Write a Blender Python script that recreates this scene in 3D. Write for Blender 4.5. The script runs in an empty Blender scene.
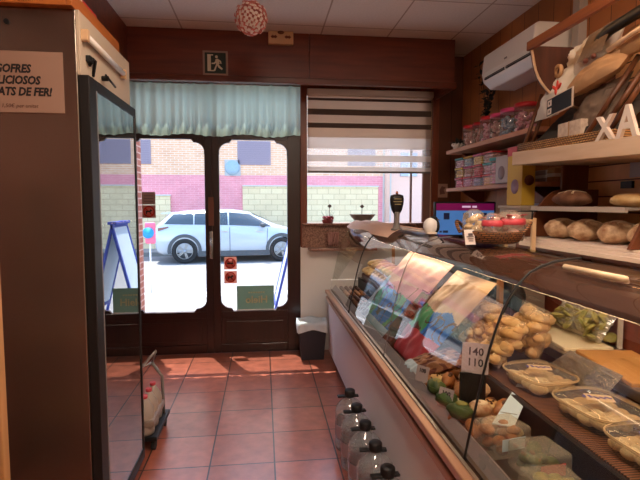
import bpy, math, random
from mathutils import Vector, Matrix, noise as mnoise
random.seed(7)
S = bpy.context.scene
C = S.collection
PI = math.pi

# ------------------------------------------------------------------ materials
def newmat(name):
    m = bpy.data.materials.new(name); m.use_nodes = True
    nt = m.node_tree; nt.nodes.clear()
    out = nt.nodes.new('ShaderNodeOutputMaterial')
    return m, nt, out
def lin(c):
    return tuple(((x/255)/12.92 if x/255 <= .04045 else ((x/255+.055)/1.055)**2.4) for x in c) + (1,)
def objco(nt, scale=(1,1,1), loc=(0,0,0)):
    tc = nt.nodes.new('ShaderNodeTexCoord'); mp = nt.nodes.new('ShaderNodeMapping')
    mp.inputs['Scale'].default_value = scale; mp.inputs['Location'].default_value = loc
    nt.links.new(tc.outputs['Object'], mp.inputs['Vector'])
    return mp.outputs['Vector']
def ramp(nt, fac, c0, c1, p0=.3, p1=.7):
    r = nt.nodes.new('ShaderNodeValToRGB')
    r.color_ramp.elements[0].position = p0; r.color_ramp.elements[1].position = p1
    r.color_ramp.elements[0].color = c0; r.color_ramp.elements[1].color = c1
    nt.links.new(fac, r.inputs['Fac'])
    return r.outputs['Color']
def M(name, c, rough=.5, metal=0, c2=None, scale=(8,8,8), detail=3, bump=0, coat=0, emit=0, ecol=None, sss=0):
    """principled with optional noise mix between two colours"""
    m, nt, out = newmat(name)
    p = nt.nodes.new('ShaderNodeBsdfPrincipled')
    p.inputs['Base Color'].default_value = lin(c); p.inputs['Roughness'].default_value = rough
    p.inputs['Metallic'].default_value = metal
    if coat: p.inputs['Coat Weight'].default_value = coat
    if emit:
        p.inputs['Emission Color'].default_value = lin(ecol or c); p.inputs['Emission Strength'].default_value = emit
    if c2 or bump:
        n = nt.nodes.new('ShaderNodeTexNoise'); n.inputs['Scale'].default_value = 1; n.inputs['Detail'].default_value = detail
        nt.links.new(objco(nt, scale), n.inputs['Vector'])
        if c2: nt.links.new(ramp(nt, n.outputs['Fac'], lin(c), lin(c2)), p.inputs['Base Color'])
        if bump:
            b = nt.nodes.new('ShaderNodeBump'); b.inputs['Strength'].default_value = bump; b.inputs['Distance'].default_value = .01
            nt.links.new(n.outputs['Fac'], b.inputs['Height']); nt.links.new(b.outputs['Normal'], p.inputs['Normal'])
    nt.links.new(p.outputs['BSDF'], out.inputs['Surface'])
    return m
def glassmat(name, tint=(255,255,255), ior=1.5, rough=.0, haze=0, hazecol=(255,255,255)):
    m, nt, out = newmat(name)
    t = nt.nodes.new('ShaderNodeBsdfTransparent'); t.inputs['Color'].default_value = lin(tint)
    g = nt.nodes.new('ShaderNodeBsdfGlossy'); g.inputs['Roughness'].default_value = rough
    # thin sheet: Schlick reflectance from the angle of view, the same from either face
    ge = nt.nodes.new('ShaderNodeNewGeometry'); dt = nt.nodes.new('ShaderNodeVectorMath'); dt.operation = 'DOT_PRODUCT'
    nt.links.new(ge.outputs['Incoming'], dt.inputs[0]); nt.links.new(ge.outputs['Normal'], dt.inputs[1])
    def mth(op, a, b=None):
        q = nt.nodes.new('ShaderNodeMath'); q.operation = op; nt.links.new(a, q.inputs[0])
        if b is not None: q.inputs[1].default_value = b
        return q.outputs[0]
    f0 = ((ior-1)/(ior+1))**2
    ab = mth('ABSOLUTE', dt.outputs['Value']); om = mth('MULTIPLY_ADD', ab, -1.0); om.node.inputs[2].default_value = 1.0
    fr_ = mth('MULTIPLY_ADD', mth('POWER', om, 5.0), 1-f0); fr_.node.inputs[2].default_value = f0
    x = nt.nodes.new('ShaderNodeMixShader')
    base = t.outputs[0]
    if haze:
        d = nt.nodes.new('ShaderNodeBsdfDiffuse'); d.inputs['Color'].default_value = lin(hazecol)
        y = nt.nodes.new('ShaderNodeMixShader'); y.inputs[0].default_value = haze
        nt.links.new(t.outputs[0], y.inputs[1]); nt.links.new(d.outputs[0], y.inputs[2]); base = y.outputs[0]
    nt.links.new(fr_, x.inputs[0]); nt.links.new(base, x.inputs[1]); nt.links.new(g.outputs[0], x.inputs[2])
    nt.links.new(x.outputs[0], out.inputs['Surface'])
    return m
def clothmat(name, c, trans=.4, c2=None, sheer=0):
    m, nt, out = newmat(name)
    d = nt.nodes.new('ShaderNodeBsdfDiffuse'); t = nt.nodes.new('ShaderNodeBsdfTranslucent')
    d.inputs['Color'].default_value = lin(c); t.inputs['Color'].default_value = lin(c2 or c)
    x = nt.nodes.new('ShaderNodeMixShader'); x.inputs[0].default_value = trans
    nt.links.new(d.outputs[0], x.inputs[1]); nt.links.new(t.outputs[0], x.inputs[2]); o = x.outputs[0]
    if sheer:
        tr = nt.nodes.new('ShaderNodeBsdfTransparent'); y = nt.nodes.new('ShaderNodeMixShader'); y.inputs[0].default_value = sheer
        nt.links.new(o, y.inputs[1]); nt.links.new(tr.outputs[0], y.inputs[2]); o = y.outputs[0]
    nt.links.new(o, out.inputs['Surface'])
    return m
def brickmat(name, plane, w, h, mortar, c1, c2, cm, offset=.5, loc=(0,0,0), rough=.7, bump=.3, noisec=0, nscale=3, coat=0, roughvar=0):
    m, nt, out = newmat(name)
    p = nt.nodes.new('ShaderNodeBsdfPrincipled'); p.inputs['Roughness'].default_value = rough
    if coat: p.inputs['Coat Weight'].default_value = coat; p.inputs['Coat Roughness'].default_value = .2
    v = objco(nt, (1,1,1), loc)
    sx = nt.nodes.new('ShaderNodeSeparateXYZ'); cx = nt.nodes.new('ShaderNodeCombineXYZ')
    nt.links.new(v, sx.inputs[0])
    a, b = plane
    nt.links.new(sx.outputs[a], cx.inputs[0]); nt.links.new(sx.outputs[b], cx.inputs[1])
    k = nt.nodes.new('ShaderNodeTexBrick')
    k.inputs['Scale'].default_value = 1; k.inputs['Brick Width'].default_value = w; k.inputs['Row Height'].default_value = h
    k.inputs['Mortar Size'].default_value = mortar; k.offset = offset; k.inputs['Mortar Smooth'].default_value = .1
    k.inputs['Color1'].default_value = lin(c1); k.inputs['Color2'].default_value = lin(c2); k.inputs['Mortar'].default_value = lin(cm)
    nt.links.new(cx.outputs[0], k.inputs['Vector'])
    col = k.outputs['Color']
    n = nt.nodes.new('ShaderNodeTexNoise'); n.inputs['Scale'].default_value = nscale; n.inputs['Detail'].default_value = 5
    nt.links.new(v, n.inputs['Vector'])
    if noisec:
        mx = nt.nodes.new('ShaderNodeMix'); mx.data_type = 'RGBA'; mx.blend_type = 'MULTIPLY'; mx.inputs[0].default_value = noisec
        rr = ramp(nt, n.outputs['Fac'], (.35,.35,.35,1), (1.25,1.25,1.25,1), .3, .7)
        nt.links.new(col, mx.inputs[6]); nt.links.new(rr, mx.inputs[7]); col = mx.outputs[2]
    nt.links.new(col, p.inputs['Base Color'])
    if bump:
        ad = nt.nodes.new('ShaderNodeMath'); ad.operation = 'MULTIPLY_ADD'; ad.inputs[1].default_value = -1.0
        ml = nt.nodes.new('ShaderNodeMath'); ml.operation = 'MULTIPLY'; ml.inputs[1].default_value = .35
        nt.links.new(n.outputs['Fac'], ml.inputs[0])
        nt.links.new(k.outputs['Fac'], ad.inputs[0]); nt.links.new(ml.outputs[0], ad.inputs[2])
        bm = nt.nodes.new('ShaderNodeBump'); bm.inputs['Strength'].default_value = bump; bm.inputs['Distance'].default_value = .01
        nt.links.new(ad.outputs[0], bm.inputs['Height']); nt.links.new(bm.outputs['Normal'], p.inputs['Normal'])
    nt.links.new(p.outputs['BSDF'], out.inputs['Surface'])
    return m
def wood(name, c, c2, axis='x', rough=.4, coat=0, s=1):
    sc = {'x': (2*s, 22*s, 22*s), 'y': (22*s, 2*s, 22*s), 'z': (22*s, 22*s, 2*s)}[axis]
    return M(name, c, rough, 0, c2, sc, 4, .05, coat)

SKY, SUN, EXPO, FILL = .84, 9.5, 0.2, 34
mt = {}
mt['tile'] = brickmat('floor_tile', (0,1), .383, .383, .005, (170,96,74), (152,84,64), (52,34,28), 0, (-.056,-2.80,0), .28, .45, .45, 11, .55)
mt['ceil'] = brickmat('ceiling_tile', (0,1), .62, .62, .007, (228,220,214), (224,216,210), (176,160,150), 0, (-.541,-4.30,0), .9, .15, .1, 60)
mt['darkwood'] = wood('dark_mahogany', (122,58,36), (94,42,26), 'x', .35, .1)
mt['doorwood'] = wood('door_wood', (52,22,17), (36,14,11), 'z', .32, .15)
mt['warmwood'] = wood('orange_brown_wood', (146,78,36), (112,56,24), 'z', .4)
mt['framewood'] = wood('window_frame_wood', (140,70,40), (105,50,28), 'z', .35)
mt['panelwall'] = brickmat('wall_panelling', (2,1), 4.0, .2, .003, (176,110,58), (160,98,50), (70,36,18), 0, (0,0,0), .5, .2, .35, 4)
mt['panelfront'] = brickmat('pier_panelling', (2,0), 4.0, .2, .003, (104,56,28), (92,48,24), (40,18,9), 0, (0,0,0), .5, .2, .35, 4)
mt['palewood'] = wood('pale_pine', (222,192,160), (200,164,128), 'y', .5, 0, .8)
mt['pinkwood'] = wood('pink_beech_shelf', (205,150,118), (186,128,96), 'y', .5)
mt['plank'] = brickmat('pine_planks', (1,2), 3.0, .095, .004, (240,188,132), (226,166,112), (84,46,26), .3, (0,0,.02), .5, .3, .4, 5)
mt['cream'] = M('cream_wall', (214,204,190), .85)
mt['white'] = M('white_paint', (232,230,226), .6)
mt['whitegloss'] = M('white_plastic', (226,222,214), .3)
mt['granite'] = M('speckled_granite', (84,46,34), .35, 0, (176,132,112), (75,75,75), 4)
mt['steel'] = M('stainless_side', (158,146,136), .22, .9, (124,112,102), (1.5,1.5,.8), 2)
mt['chrome'] = M('chrome', (200,200,200), .18, 1)
mt['alu'] = M('aluminium', (190,180,170), .35, 1)
mt['blackp'] = M('black_plastic', (15,15,16), .5)
mt['blackm'] = M('black_metal', (22,21,21), .4, .3)
mt['greyp'] = M('grey_plastic', (120,116,112), .45)
mt['glass'] = glassmat('window_glass', (250,252,252), 1.35)
mt['caseglass'] = glassmat('case_glass', (244,248,246), 2.2)
mt['film'] = glassmat('crumpled_film', (220,216,210), 1.8, .12, .30, (190,178,164))
mt['fridgeglass'] = glassmat('fridge_glass', (110,106,104), 6.5)
mt['clear'] = glassmat('clear_plastic', (246,246,242), 1.5, .07, .06)
mt['cello'] = glassmat('cellophane', (250,246,238), 1.6, .10, .16, (245,235,215))
mt['bottle'] = glassmat('bottle_plastic', (240,243,245), 2.0, .06, .17, (236,240,244))
mt['curtain'] = clothmat('teal_curtain', (176,186,176), .5, (166,186,172))
mt['blindtan'] = clothmat('blind_tan', (206,184,166), .55)
mt['blinddark'] = clothmat('blind_dark', (112,96,88), .3)
mt['blindwhite'] = clothmat('blind_white', (225,215,208), .6)
mt['blindsheer'] = clothmat('blind_sheer', (235,230,225), .5, None, .72)
mt['paper'] = M('notice_paper', (156,124,106), .8)
mt['ink'] = M('black_ink', (18,16,18), .7)
mt['red'] = M('red_plastic', (190,30,36), .4)
mt['teal'] = M('teal_plastic', (30,140,140), .4)
mt['pink'] = M('pink_plastic', (205,60,110), .4)
mt['yellow'] = M('yellow_card', (206,168,56), .55)
mt['crust'] = M('bread_crust', (140,78,36), .6, 0, (236,206,164), (22,22,22), 5, .4)
mt['darkcrust'] = M('dark_crust', (96,58,36), .65, 0, (140,96,66), (18,18,18), 4, .3)
mt['gold'] = M('golden_pastry', (206,160,98), .45, 0, (232,204,152), (16,16,16), 3, .15)
mt['creamroll'] = M('pale_roll', (234,212,170), .6, 0, (216,180,126), (12,12,12), 3, .15)
mt['choc'] = M('chocolate', (62,32,20), .4, 0, (100,58,34), (20,20,20), 3, .1)
mt['brownpastry'] = M('brown_pastry', (136,78,38), .5, 0, (186,124,66), (22,22,22), 3, .2)
mt['greenp'] = M('green_pastry', (44,66,30), .55, 0, (88,108,50), (22,22,22), 3, .15)
mt['wicker'] = brickmat('wicker', (0,2), .022, .009, .0018, (160,104,56), (124,76,38), (44,24,12), .5, (0,0,0), .6, .8, .3, 30)
mt['wickerx'] = brickmat('wicker_side', (1,2), .022, .012, .002, (206,158,100), (176,126,74), (60,34,18), .5, (0,0,0), .6, .8, .3, 30)
mt['stick'] = wood('cane_stick', (112,66,36), (70,38,20), 'z', .4)
mt['tanbag'] = M('tan_paper', (190,150,108), .75, 0, (170,128,88), (6,6,6), 3, .1)
mt['whitebag'] = M('white_cotton', (214,206,194), .8, 0, (196,186,172), (10,10,10), 3, .1)
mt['taupe'] = M('taupe_fabric', (120,100,84), .8, 0, (100,82,68), (10,10,10), 3, .1)
mt['lining'] = M('dark_lining', (66,56,46), .8, 0, (50,42,36), (8,8,8), 3, .2)
mt['slab'] = wood('counter_wood', (82,52,38), (98,64,48), 'y', .25, .3, 1.6)
mt['rail'] = M('rail_anodised', (186,140,112), .35, .6)
mt['mat'] = brickmat('ribbed_mat', (0,1), 4.0, .011, .0035, (150,98,66), (136,86,58), (58,34,22), 0, (0,0,0), .55, .9)
mt['deck'] = M('dark_deck', (58,46,40), .3, .2)
mt['brick'] = brickmat('street_brick', (0,2), .26, .075, .010, (238,184,150), (228,170,134), (236,212,192), .5, (0,0,0), .9, .1, .15)
mt['pinkbrick'] = brickmat('pink_brick', (0,2), .26, .075, .006, (232,150,158), (226,140,150), (238,176,180), .5, (0,0,0), .9, .1, .15)
mt['block'] = brickmat('cream_block', (0,2), .40, .19, .010, (234,212,172), (226,202,162), (198,172,138), .5, (0,0,0), .9, .1, .1)
mt['jambbrick'] = brickmat('jamb_brick', (1,2), .25, .07, .008, (170,96,78), (150,80,64), (200,160,146), .5, (0,0,0), .9, .2, .2)
mt['palepink'] = M('pale_pink_render', (236,194,178), .9)
mt['shutter'] = M('roller_shutter', (150,134,148), .6)
mt['pave'] = brickmat('paving', (0,1), .4, .4, .008, (150,147,144), (144,141,138), (122,118,115), 0, (0,0,0), .85, .1, .15)
mt['asphalt'] = M('asphalt', (140,138,137), .9, 0, (128,126,125), (20,20,20), 4)
mt['kerb'] = M('kerb_stone', (205,200,194), .85)
mt['carpaint'] = M('car_paint', (182,190,202), .25, .15, None, coat=.6)
mt['carglass'] = M('car_glass', (54,66,76), .08, 0, coat=.5)
mt['tyre'] = M('tyre_rubber', (30,30,32), .8)
mt['rim'] = M('alloy_rim', (150,152,156), .35, .7)
mt['clad'] = M('dark_cladding', (70,74,80), .6)
mt['redlight'] = M('tail_light', (120,70,70), .25)
mt['blueframe'] = M('blue_frame', (48,72,170), .45)
mt['boardwhite'] = M('board_panel', (210,224,236), .5)
mt['tube'] = M('fluorescent_tube', (240,238,232), .3)
mt['shelflamp'] = M('shelf_lamp_tube', (255,220,170), .4, emit=7, ecol=(255,196,130))
mt['lampon'] = M('lit_tube', (255,240,215), .4, emit=20, ecol=(255,226,190))
mt['warmlamp'] = M('warm_lit_tube', (255,220,170), .4, emit=15, ecol=(255,208,152))
mt['fillpanel'] = M('lit_fill_panel', (255,250,240), .5, emit=FILL, ecol=(255,230,208))
mt['binblack'] = M('bin_plastic', (44,42,50), .5)
mt['liner'] = clothmat('bin_liner', (236,246,250), .25)
mt['signgreen'] = M('exit_green', (20,40,26), .4)
mt['lumin'] = M('luminous_paint', (214,206,180), .5)
mt['beige'] = M('beige_plastic', (214,178,136), .5)
mt['greensign'] = clothmat('grey_green_card', (140,164,150), .45)
mt['goldtext'] = clothmat('pale_gold_letters', (214,200,156), .4)
mt['sticker'] = clothmat('sticker_grey', (160,134,124), .45)
mt['stickerpink'] = clothmat('sticker_pink', (230,180,166), .45)
mt['stickred'] = clothmat('sticker_red', (200,50,46), .4)
mt['pompink'] = M('pom_pink', (224,140,128), .7)
mt['pomwhite'] = M('pom_white', (238,222,212), .7)
mt['blue'] = M('blue_print', (40,110,205), .45)
mt['greenprint'] = M('green_print', (70,160,100), .45)
mt['lightblue'] = M('pale_blue_print', (200,222,236), .45)
mt['pinkprint'] = M('pink_print', (214,128,150), .45)
mt['pinkfilm'] = M('pink_film_reflection', (226,180,162), .4, 0, (214,160,150), (7,7,7), 3)
mt['creamfilm'] = M('cream_film_reflection', (222,196,170), .4, 0, (206,170,140), (7,7,7), 3)
mt['redprint'] = M('red_print', (200,70,80), .45)
mt['brownprint'] = M('brown_print', (96,46,32), .5)
mt['cardgrey'] = M('lilac_grey_card', (176,160,160), .6)
mt['screenpink'] = M('screen_magenta', (120,20,84), .3, emit=.22, ecol=(150,24,100))
mt['screenblue'] = M('screen_blue', (70,120,200), .3, emit=.34, ecol=(84,140,210))
mt['screenink'] = M('screen_dark', (34,38,70), .3, emit=.08, ecol=(60,60,110))
mt['screenlight'] = M('screen_light', (210,190,220), .3, emit=.5, ecol=(220,190,225))
mt['leaf'] = M('dry_dark_leaf', (30,34,26), .7, 0, (46,42,34), (20,20,20))
mt['flower'] = M('crimson_flower', (160,44,60), .6, 0, (120,26,44), (30,30,30))
mt['stone'] = M('grey_ceramic', (128,116,104), .5)
mt['salad'] = M('green_salad', (120,118,52), .5, 0, (170,156,84), (26,26,26), 3)
mt['tanboard'] = M('tan_board', (196,140,76), .55, 0, (184,126,64), (6,6,6))
mt['creamboard'] = M('cream_board', (226,206,164), .55)
mt['blacksign'] = M('chalkboard', (26,30,34), .6)
mt['redlogo'] = M('red_logo', (206,60,44), .6)
mt['soil'] = M('dark_soil', (50,34,26), .9)
mt['candyr'] = M('red_candies', (190,40,60), .4, 0, (236,120,140), (60,60,60))
mt['candyy'] = M('yellow_candies', (220,160,60), .4, 0, (240,210,130), (60,60,60))
mt['candyp'] = M('pink_candies', (190,90,130), .4, 0, (235,190,200), (60,60,60))
mt['candyb'] = M('blue_candies', (60,110,150), .4, 0, (200,200,210), (60,60,60))
mt['candyw'] = M('pale_candies', (226,190,180), .4, 0, (190,110,110), (50,50,50))

# ------------------------------------------------------------------ mesh builder
class MB:
    def __init__(s): s.v = []; s.f = []; s.mi = []; s.sm = []
    def add(s, vs, fs, sm=False, mi=0):
        b = len(s.v); s.v += [tuple(p) for p in vs]
        for i, f in enumerate(fs):
            s.f.append(tuple(b+k for k in f)); s.sm.append(sm); s.mi.append(mi[i] if isinstance(mi, list) else mi)
        return s
    def box(s, x0,y0,z0,x1,y1,z1, mi=0):
        vs = [(x,y,z) for z in (z0,z1) for y in (y0,y1) for x in (x0,x1)]
        return s.add(vs, [(0,2,3,1),(4,5,7,6),(0,1,5,4),(2,6,7,3),(0,4,6,2),(1,3,7,5)], False, mi)
    def obox(s, c, size, R=None, mi=0):
        R = R or Matrix.Identity(3); c = Vector(c)
        vs = [c + R @ Vector((x*size[0]/2, y*size[1]/2, z*size[2]/2)) for z in (-1,1) for y in (-1,1) for x in (-1,1)]
        return s.add(vs, [(0,2,3,1),(4,5,7,6),(0,1,5,4),(2,6,7,3),(0,4,6,2),(1,3,7,5)], False, mi)
    def cyl(s, p0, p1, r0, r1=None, n=16, mi=0):
        r1 = r0 if r1 is None else r1
        p0 = Vector(p0); p1 = Vector(p1); q = (p1-p0).to_track_quat('Z', 'Y')
        vs = []
        for p, r in ((p0,r0),(p1,r1)):
            vs += [p + q @ Vector((r*math.cos(2*PI*i/n), r*math.sin(2*PI*i/n), 0)) for i in range(n)]
        s.add(vs, [(i,(i+1)%n,n+(i+1)%n,n+i) for i in range(n)], True, mi)
        b = len(s.v)-2*n
        s.f += [tuple(b+i for i in reversed(range(n))), tuple(b+n+i for i in range(n))]; s.sm += [False]*2; s.mi += [mi]*2
        return s
    def tube(s, path, r, n=8, mi=0, closed=False):
        P = [Vector(p) for p in path]; m = len(P); vs = []
        rr = r if callable(r) else (lambda t: r)
        prev = None
        for i, p in enumerate(P):
            if closed: d = P[(i+1)%m]-P[i-1]
            else: d = P[min(i+1,m-1)]-P[max(i-1,0)]
            d.normalize()
            if prev is None:
                a = Vector((0,0,1)) if abs(d.z) < .9 else Vector((1,0,0))
                x = d.cross(a).normalized()
            else:
                x = (prev - d*prev.dot(d)).normalized()
            prev = x; y = d.cross(x)
            R = rr(i/max(1,m-1))
            vs += [p + x*R*math.cos(2*PI*k/n) + y*R*math.sin(2*PI*k/n) for k in range(n)]
        fs = []
        for i in range(m if closed else m-1):
            j = (i+1) % m
            fs += [(i*n+k, i*n+(k+1)%n, j*n+(k+1)%n, j*n+k) for k in range(n)]
        if not closed: fs += [tuple(reversed(range(n))), tuple((m-1)*n+k for k in range(n))]
        return s.add(vs, fs, True, mi)
    def lathe(s, prof, c=(0,0,0), n=24, mi=0, R=None, sx=1, sy=1, cap=True):
        c = Vector(c); R = R or Matrix.Identity(3); vs = []
        for r, z in prof:
            vs += [c + R @ Vector((sx*r*math.cos(2*PI*k/n), sy*r*math.sin(2*PI*k/n), z)) for k in range(n)]
        m = len(prof)
        fs = [(i*n+k, i*n+(k+1)%n, (i+1)*n+(k+1)%n, (i+1)*n+k) for i in range(m-1) for k in range(n)]
        if cap: fs += [tuple(reversed(range(n))), tuple((m-1)*n+k for k in range(n))]
        return s.add(vs, fs, True, mi)
    def prism(s, pts, axis, a0, a1, mi=0, sm=False):
        n = len(pts)
        def P(p, a): return {'x': (a,p[0],p[1]), 'y': (p[0],a,p[1]), 'z': (p[0],p[1],a)}[axis]
        vs = [P(p,a0) for p in pts] + [P(p,a1) for p in pts]
        return s.add(vs, [(i,(i+1)%n,n+(i+1)%n,n+i) for i in range(n)] + [tuple(reversed(range(n))), tuple(range(n,2*n))], sm, mi)
    def ell(s, c, r, R=None, n=16, m=10, nz=0, seed=0, mi=0, fr=3):
        c = Vector(c); R = R or Matrix.Identity(3); vs = []
        for i in range(m+1):
            th = PI*i/m
            for k in range(n):
                d = Vector((math.sin(th)*math.cos(2*PI*k/n), math.sin(th)*math.sin(2*PI*k/n), math.cos(th)))
                q = 1 + nz*mnoise.noise(d*fr/2 + Vector((seed*3.1,seed*1.7,seed)))
                vs.append(c + R @ Vector((d.x*r[0]*q, d.y*r[1]*q, d.z*r[2]*q)))
        fs = [(i*n+k, (i+1)*n+k, (i+1)*n+(k+1)%n, i*n+(k+1)%n) for i in range(m) for k in range(n)]
        return s.add(vs, fs, True, mi)
    def grid(s, fn, nu, nv, mi=0, sm=True, cu=False):
        vs = [fn(i/nu, j/nv) for j in range(nv+1) for i in range(nu+1)]
        fs = []; ms = []
        for j in range(nv):
            for i in range(nu):
                fs.append((j*(nu+1)+i, j*(nu+1)+i+1, (j+1)*(nu+1)+i+1, (j+1)*(nu+1)+i))
                ms.append(mi((i+.5)/nu, (j+.5)/nv) if callable(mi) else mi)
        return s.add(vs, fs, sm, ms)
    def pillow(s, a, b, c, d, bulge, nu=20, nv=20, wr=.006, seed=0, mi=0, fr=9):
        """closed bag on the quad a,b (bottom) c,d (top)"""
        a, b, c, d = map(Vector, (a,b,c,d)); nrm = (b-a).cross(d-a).normalized()
        for sg in (1,-1):
            def fn(u, v):
                p = (a*(1-u)+b*u)*(1-v) + (d*(1-u)+c*u)*v
                e = (max(0,math.sin(PI*u))**.55)*(max(0,math.sin(PI*v))**.55)
                w = wr*mnoise.noise(Vector((u*fr,v*fr,seed+sg)))*min(1, e*2)
                return p + nrm*(sg*bulge*e + w)
            s.grid(fn if sg > 0 else (lambda u, v, f=fn: f(1-u, v)), nu, nv, mi if sg > 0 or not callable(mi) else (lambda u, v: mi(1-u, v)))
        return s
    def text(s, t, size, place, mi=0, bold=0, shear=0, align='CENTER'):
        """place: function (x,y,z) -> world"""
        cu = bpy.data.curves.new('txt', 'FONT'); cu.body = t; cu.size = size; cu.align_x = align; cu.extrude = .0006
        cu.offset = bold; cu.shear = shear; cu.resolution_u = 2
        o = bpy.data.objects.new('txt', cu); C.objects.link(o)
        bpy.context.view_layer.update()
        me = bpy.data.meshes.new_from_object(o.evaluated_get(bpy.context.evaluated_depsgraph_get()))
        s.add([place(*v.co) for v in me.vertices], [tuple(p.vertices) for p in me.polygons], False, mi)
        bpy.data.objects.remove(o); bpy.data.curves.remove(cu); bpy.data.meshes.remove(me)
        return s
    def build(s, name, mats, parent=None, w=False, bevel=0, seg=2, solid=0):
        me = bpy.data.meshes.new(name)
        vs = s.v
        if w and parent is not None:
            r = parent
            while r.parent: r = r.parent
            L = r.location; vs = [(x-L.x, y-L.y, z-L.z) for x,y,z in vs]
        me.from_pydata(vs, [], s.f)
        if not isinstance(mats, (list, tuple)): mats = [mats]
        for m in mats: me.materials.append(mt[m] if isinstance(m, str) else m)
        me.polygons.foreach_set('material_index', s.mi); me.polygons.foreach_set('use_smooth', s.sm)
        me.validate(); me.update()
        o = bpy.data.objects.new(name, me); C.objects.link(o)
        if parent is not None: o.parent = parent
        if bevel:
            b = o.modifiers.new('bevel', 'BEVEL'); b.width = bevel; b.segments = seg; b.limit_method = 'ANGLE'
        if solid:
            q = o.modifiers.new('solid', 'SOLIDIFY'); q.thickness = solid
        return o

def tag(o, label, cat, group=None):
    o['label'] = label; o['category'] = cat
    if group: o['group'] = group
    return o
def thing(name, label, cat, loc=(0,0,0), rz=0, group=None):
    o = bpy.data.objects.new(name, None); C.objects.link(o); o.location = loc; o.rotation_euler = (0,0,rz)
    o.empty_display_size = .05
    return tag(o, label, cat, group)
def struct(o): o['kind'] = 'structure'; return o
def dup(root, loc, label=None, rz=None, group=None, scale=None):
    r = root.copy(); C.objects.link(r); r.location = loc
    if rz is not None: r.rotation_euler = (0,0,rz)
    if label: r['label'] = label
    if group: r['group'] = group
    if scale: r.scale = scale
    for ch in list(root.children):
        c = ch.copy(); C.objects.link(c); c.parent = r
        for g in list(ch.children):
            d = g.copy(); C.objects.link(d); d.parent = c
    return r
def rot(rx=0, ry=0, rz=0):
    return (Matrix.Rotation(rz,3,'Z') @ Matrix.Rotation(ry,3,'Y') @ Matrix.Rotation(rx,3,'X'))

# ------------------------------------------------------------------ setting
XL, XR, YF, YB, ZC = -1.42, 2.12, 5.04, -1.5, 3.10
struct(MB().box(XL-.1,YB-.1,-.08,XR+.1,YF+.06,0).build('floor', 'tile'))
struct(MB().box(XL-.1,YB-.1,ZC,XR+.1,YF+.06,ZC+.06).build('ceiling', 'ceil'))
struct(MB().box(XL-.1,YB-.1,0,XL,YF+.06,ZC).build('wall_left', 'darkwood'))
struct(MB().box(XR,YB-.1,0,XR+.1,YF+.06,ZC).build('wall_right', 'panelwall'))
struct(MB().box(XL,YB-.1,0,XR,YB,ZC).build('wall_back', 'cream'))
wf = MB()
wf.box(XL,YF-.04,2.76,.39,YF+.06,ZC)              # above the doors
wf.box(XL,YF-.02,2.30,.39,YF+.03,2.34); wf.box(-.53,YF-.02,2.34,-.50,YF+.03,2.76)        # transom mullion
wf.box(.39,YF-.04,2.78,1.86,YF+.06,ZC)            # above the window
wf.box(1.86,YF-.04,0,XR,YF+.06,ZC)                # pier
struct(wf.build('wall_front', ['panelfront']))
struct(MB().box(.385,YF-.06,0,1.86,YF+.06,1.095).build('wall_front_lower', 'white'))
struct(MB().box(.40,YF-.07,1.095,1.86,YF+.06,1.33).box(.40,YF-.14,1.33,1.86,YF+.06,1.352).build('trim_1', 'granite', bevel=.004))
# boxed wooden fascia across the front and soffit along the left
fa = MB()
fa.box(XL,4.50,2.68,.43,4.53,ZC); fa.box(.434,4.50,2.68,1.82,4.53,ZC); fa.box(1.79,4.53,2.68,1.82,YF-.04,ZC)
struct(fa.build('trim_2', 'darkwood'))
fr = MB(); fr.box(XL,4.475,2.645,1.835,4.53,2.70); fr.box(1.80,4.53,2.645,1.835,YF-.04,2.70); fr.box(XL,4.53,2.785,1.80,YF-.04,2.80)
struct(fr.build('trim_3', wood('fascia_lip', (112,54,32), (86,38,22), 'x', .3), bevel=.008))
struct(MB().box(XL,1.0,2.66,-1.17,4.50,ZC).build('trim_4', 'darkwood'))
# grey service pipe on the right wall
struct(MB().box(2.06,3.02,2.5,XR,3.09,ZC).build('trim_5', M('grey_conduit', (176,166,156), .6), bevel=.004))
struct(MB().box(XR-.012,YB,0,XR,YF-.07,.08).build('baseboard_right', 'darkwood'))
struct(MB().box(XL,YB,0,XL+.012,YF-.05,.08).build('baseboard_left', 'darkwood'))

# ------------------------------------------------------------------ double door
def corner(x, z, sx, sz, r=.13, h=.15):
    """curved wooden bracket filling a corner of the glass opening"""
    pts = [(x,z),(x+sx*r,z)]
    for i in range(9):
        t = i/8*PI/2
        pts.append((x+sx*(r-.025-(r-.025)*math.sin(t)*.98), z+sz*(.03+(h-.06)*(1-math.cos(t)))))
    pts.append((x+sx*.004,z+sz*h)); pts.append((x,z+sz*h))
    return pts
def door(name, x0, x1, s0, s1, lab):
    d = bpy.data.objects.new(name, None); C.objects.link(d); d.location = ((x0+x1)/2, YF, 0); struct(d); d['label'] = lab
    y0, y1 = 5.0, 5.05
    for a, b in ((x0, x0+s0), (x1-s1, x1)):
        MB().box(a,y0,.003,b,y1,2.298).build('stile', 'doorwood', d, True, .004)
    gx0, gx1 = x0+s0, x1-s1
    MB().box(gx0,y0,2.20,gx1,y1,2.298).build('top_rail', 'doorwood', d, True, .004)
    MB().box(gx0,y0,.37,gx1,y1,.44).build('middle_rail', 'doorwood', d, True, .004)
    MB().box(gx0,y0,.003,gx1,y1,.09).build('bottom_rail', 'doorwood', d, True, .004)
    MB().box(gx0,y0+.015,.09,gx1,y1-.01,.37).box(gx0+.05,y0+.006,.13,gx1-.05,y1-.01,.33).build('panel', 'doorwood', d, True, .004)
    for sx, x in ((1,gx0),(-1,gx1)):
        for sz, z in ((1,.44),(-1,2.20)):
            MB().prism(corner(x,z,sx,sz), 'y', y0+.006, y1-.006).build('corner_bracket', 'doorwood', d, True)
    MB().box(gx0-.005,5.022,.435,gx1+.005,5.028,2.205).build('glass_pane', 'glass', d, True)
    return d
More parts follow.
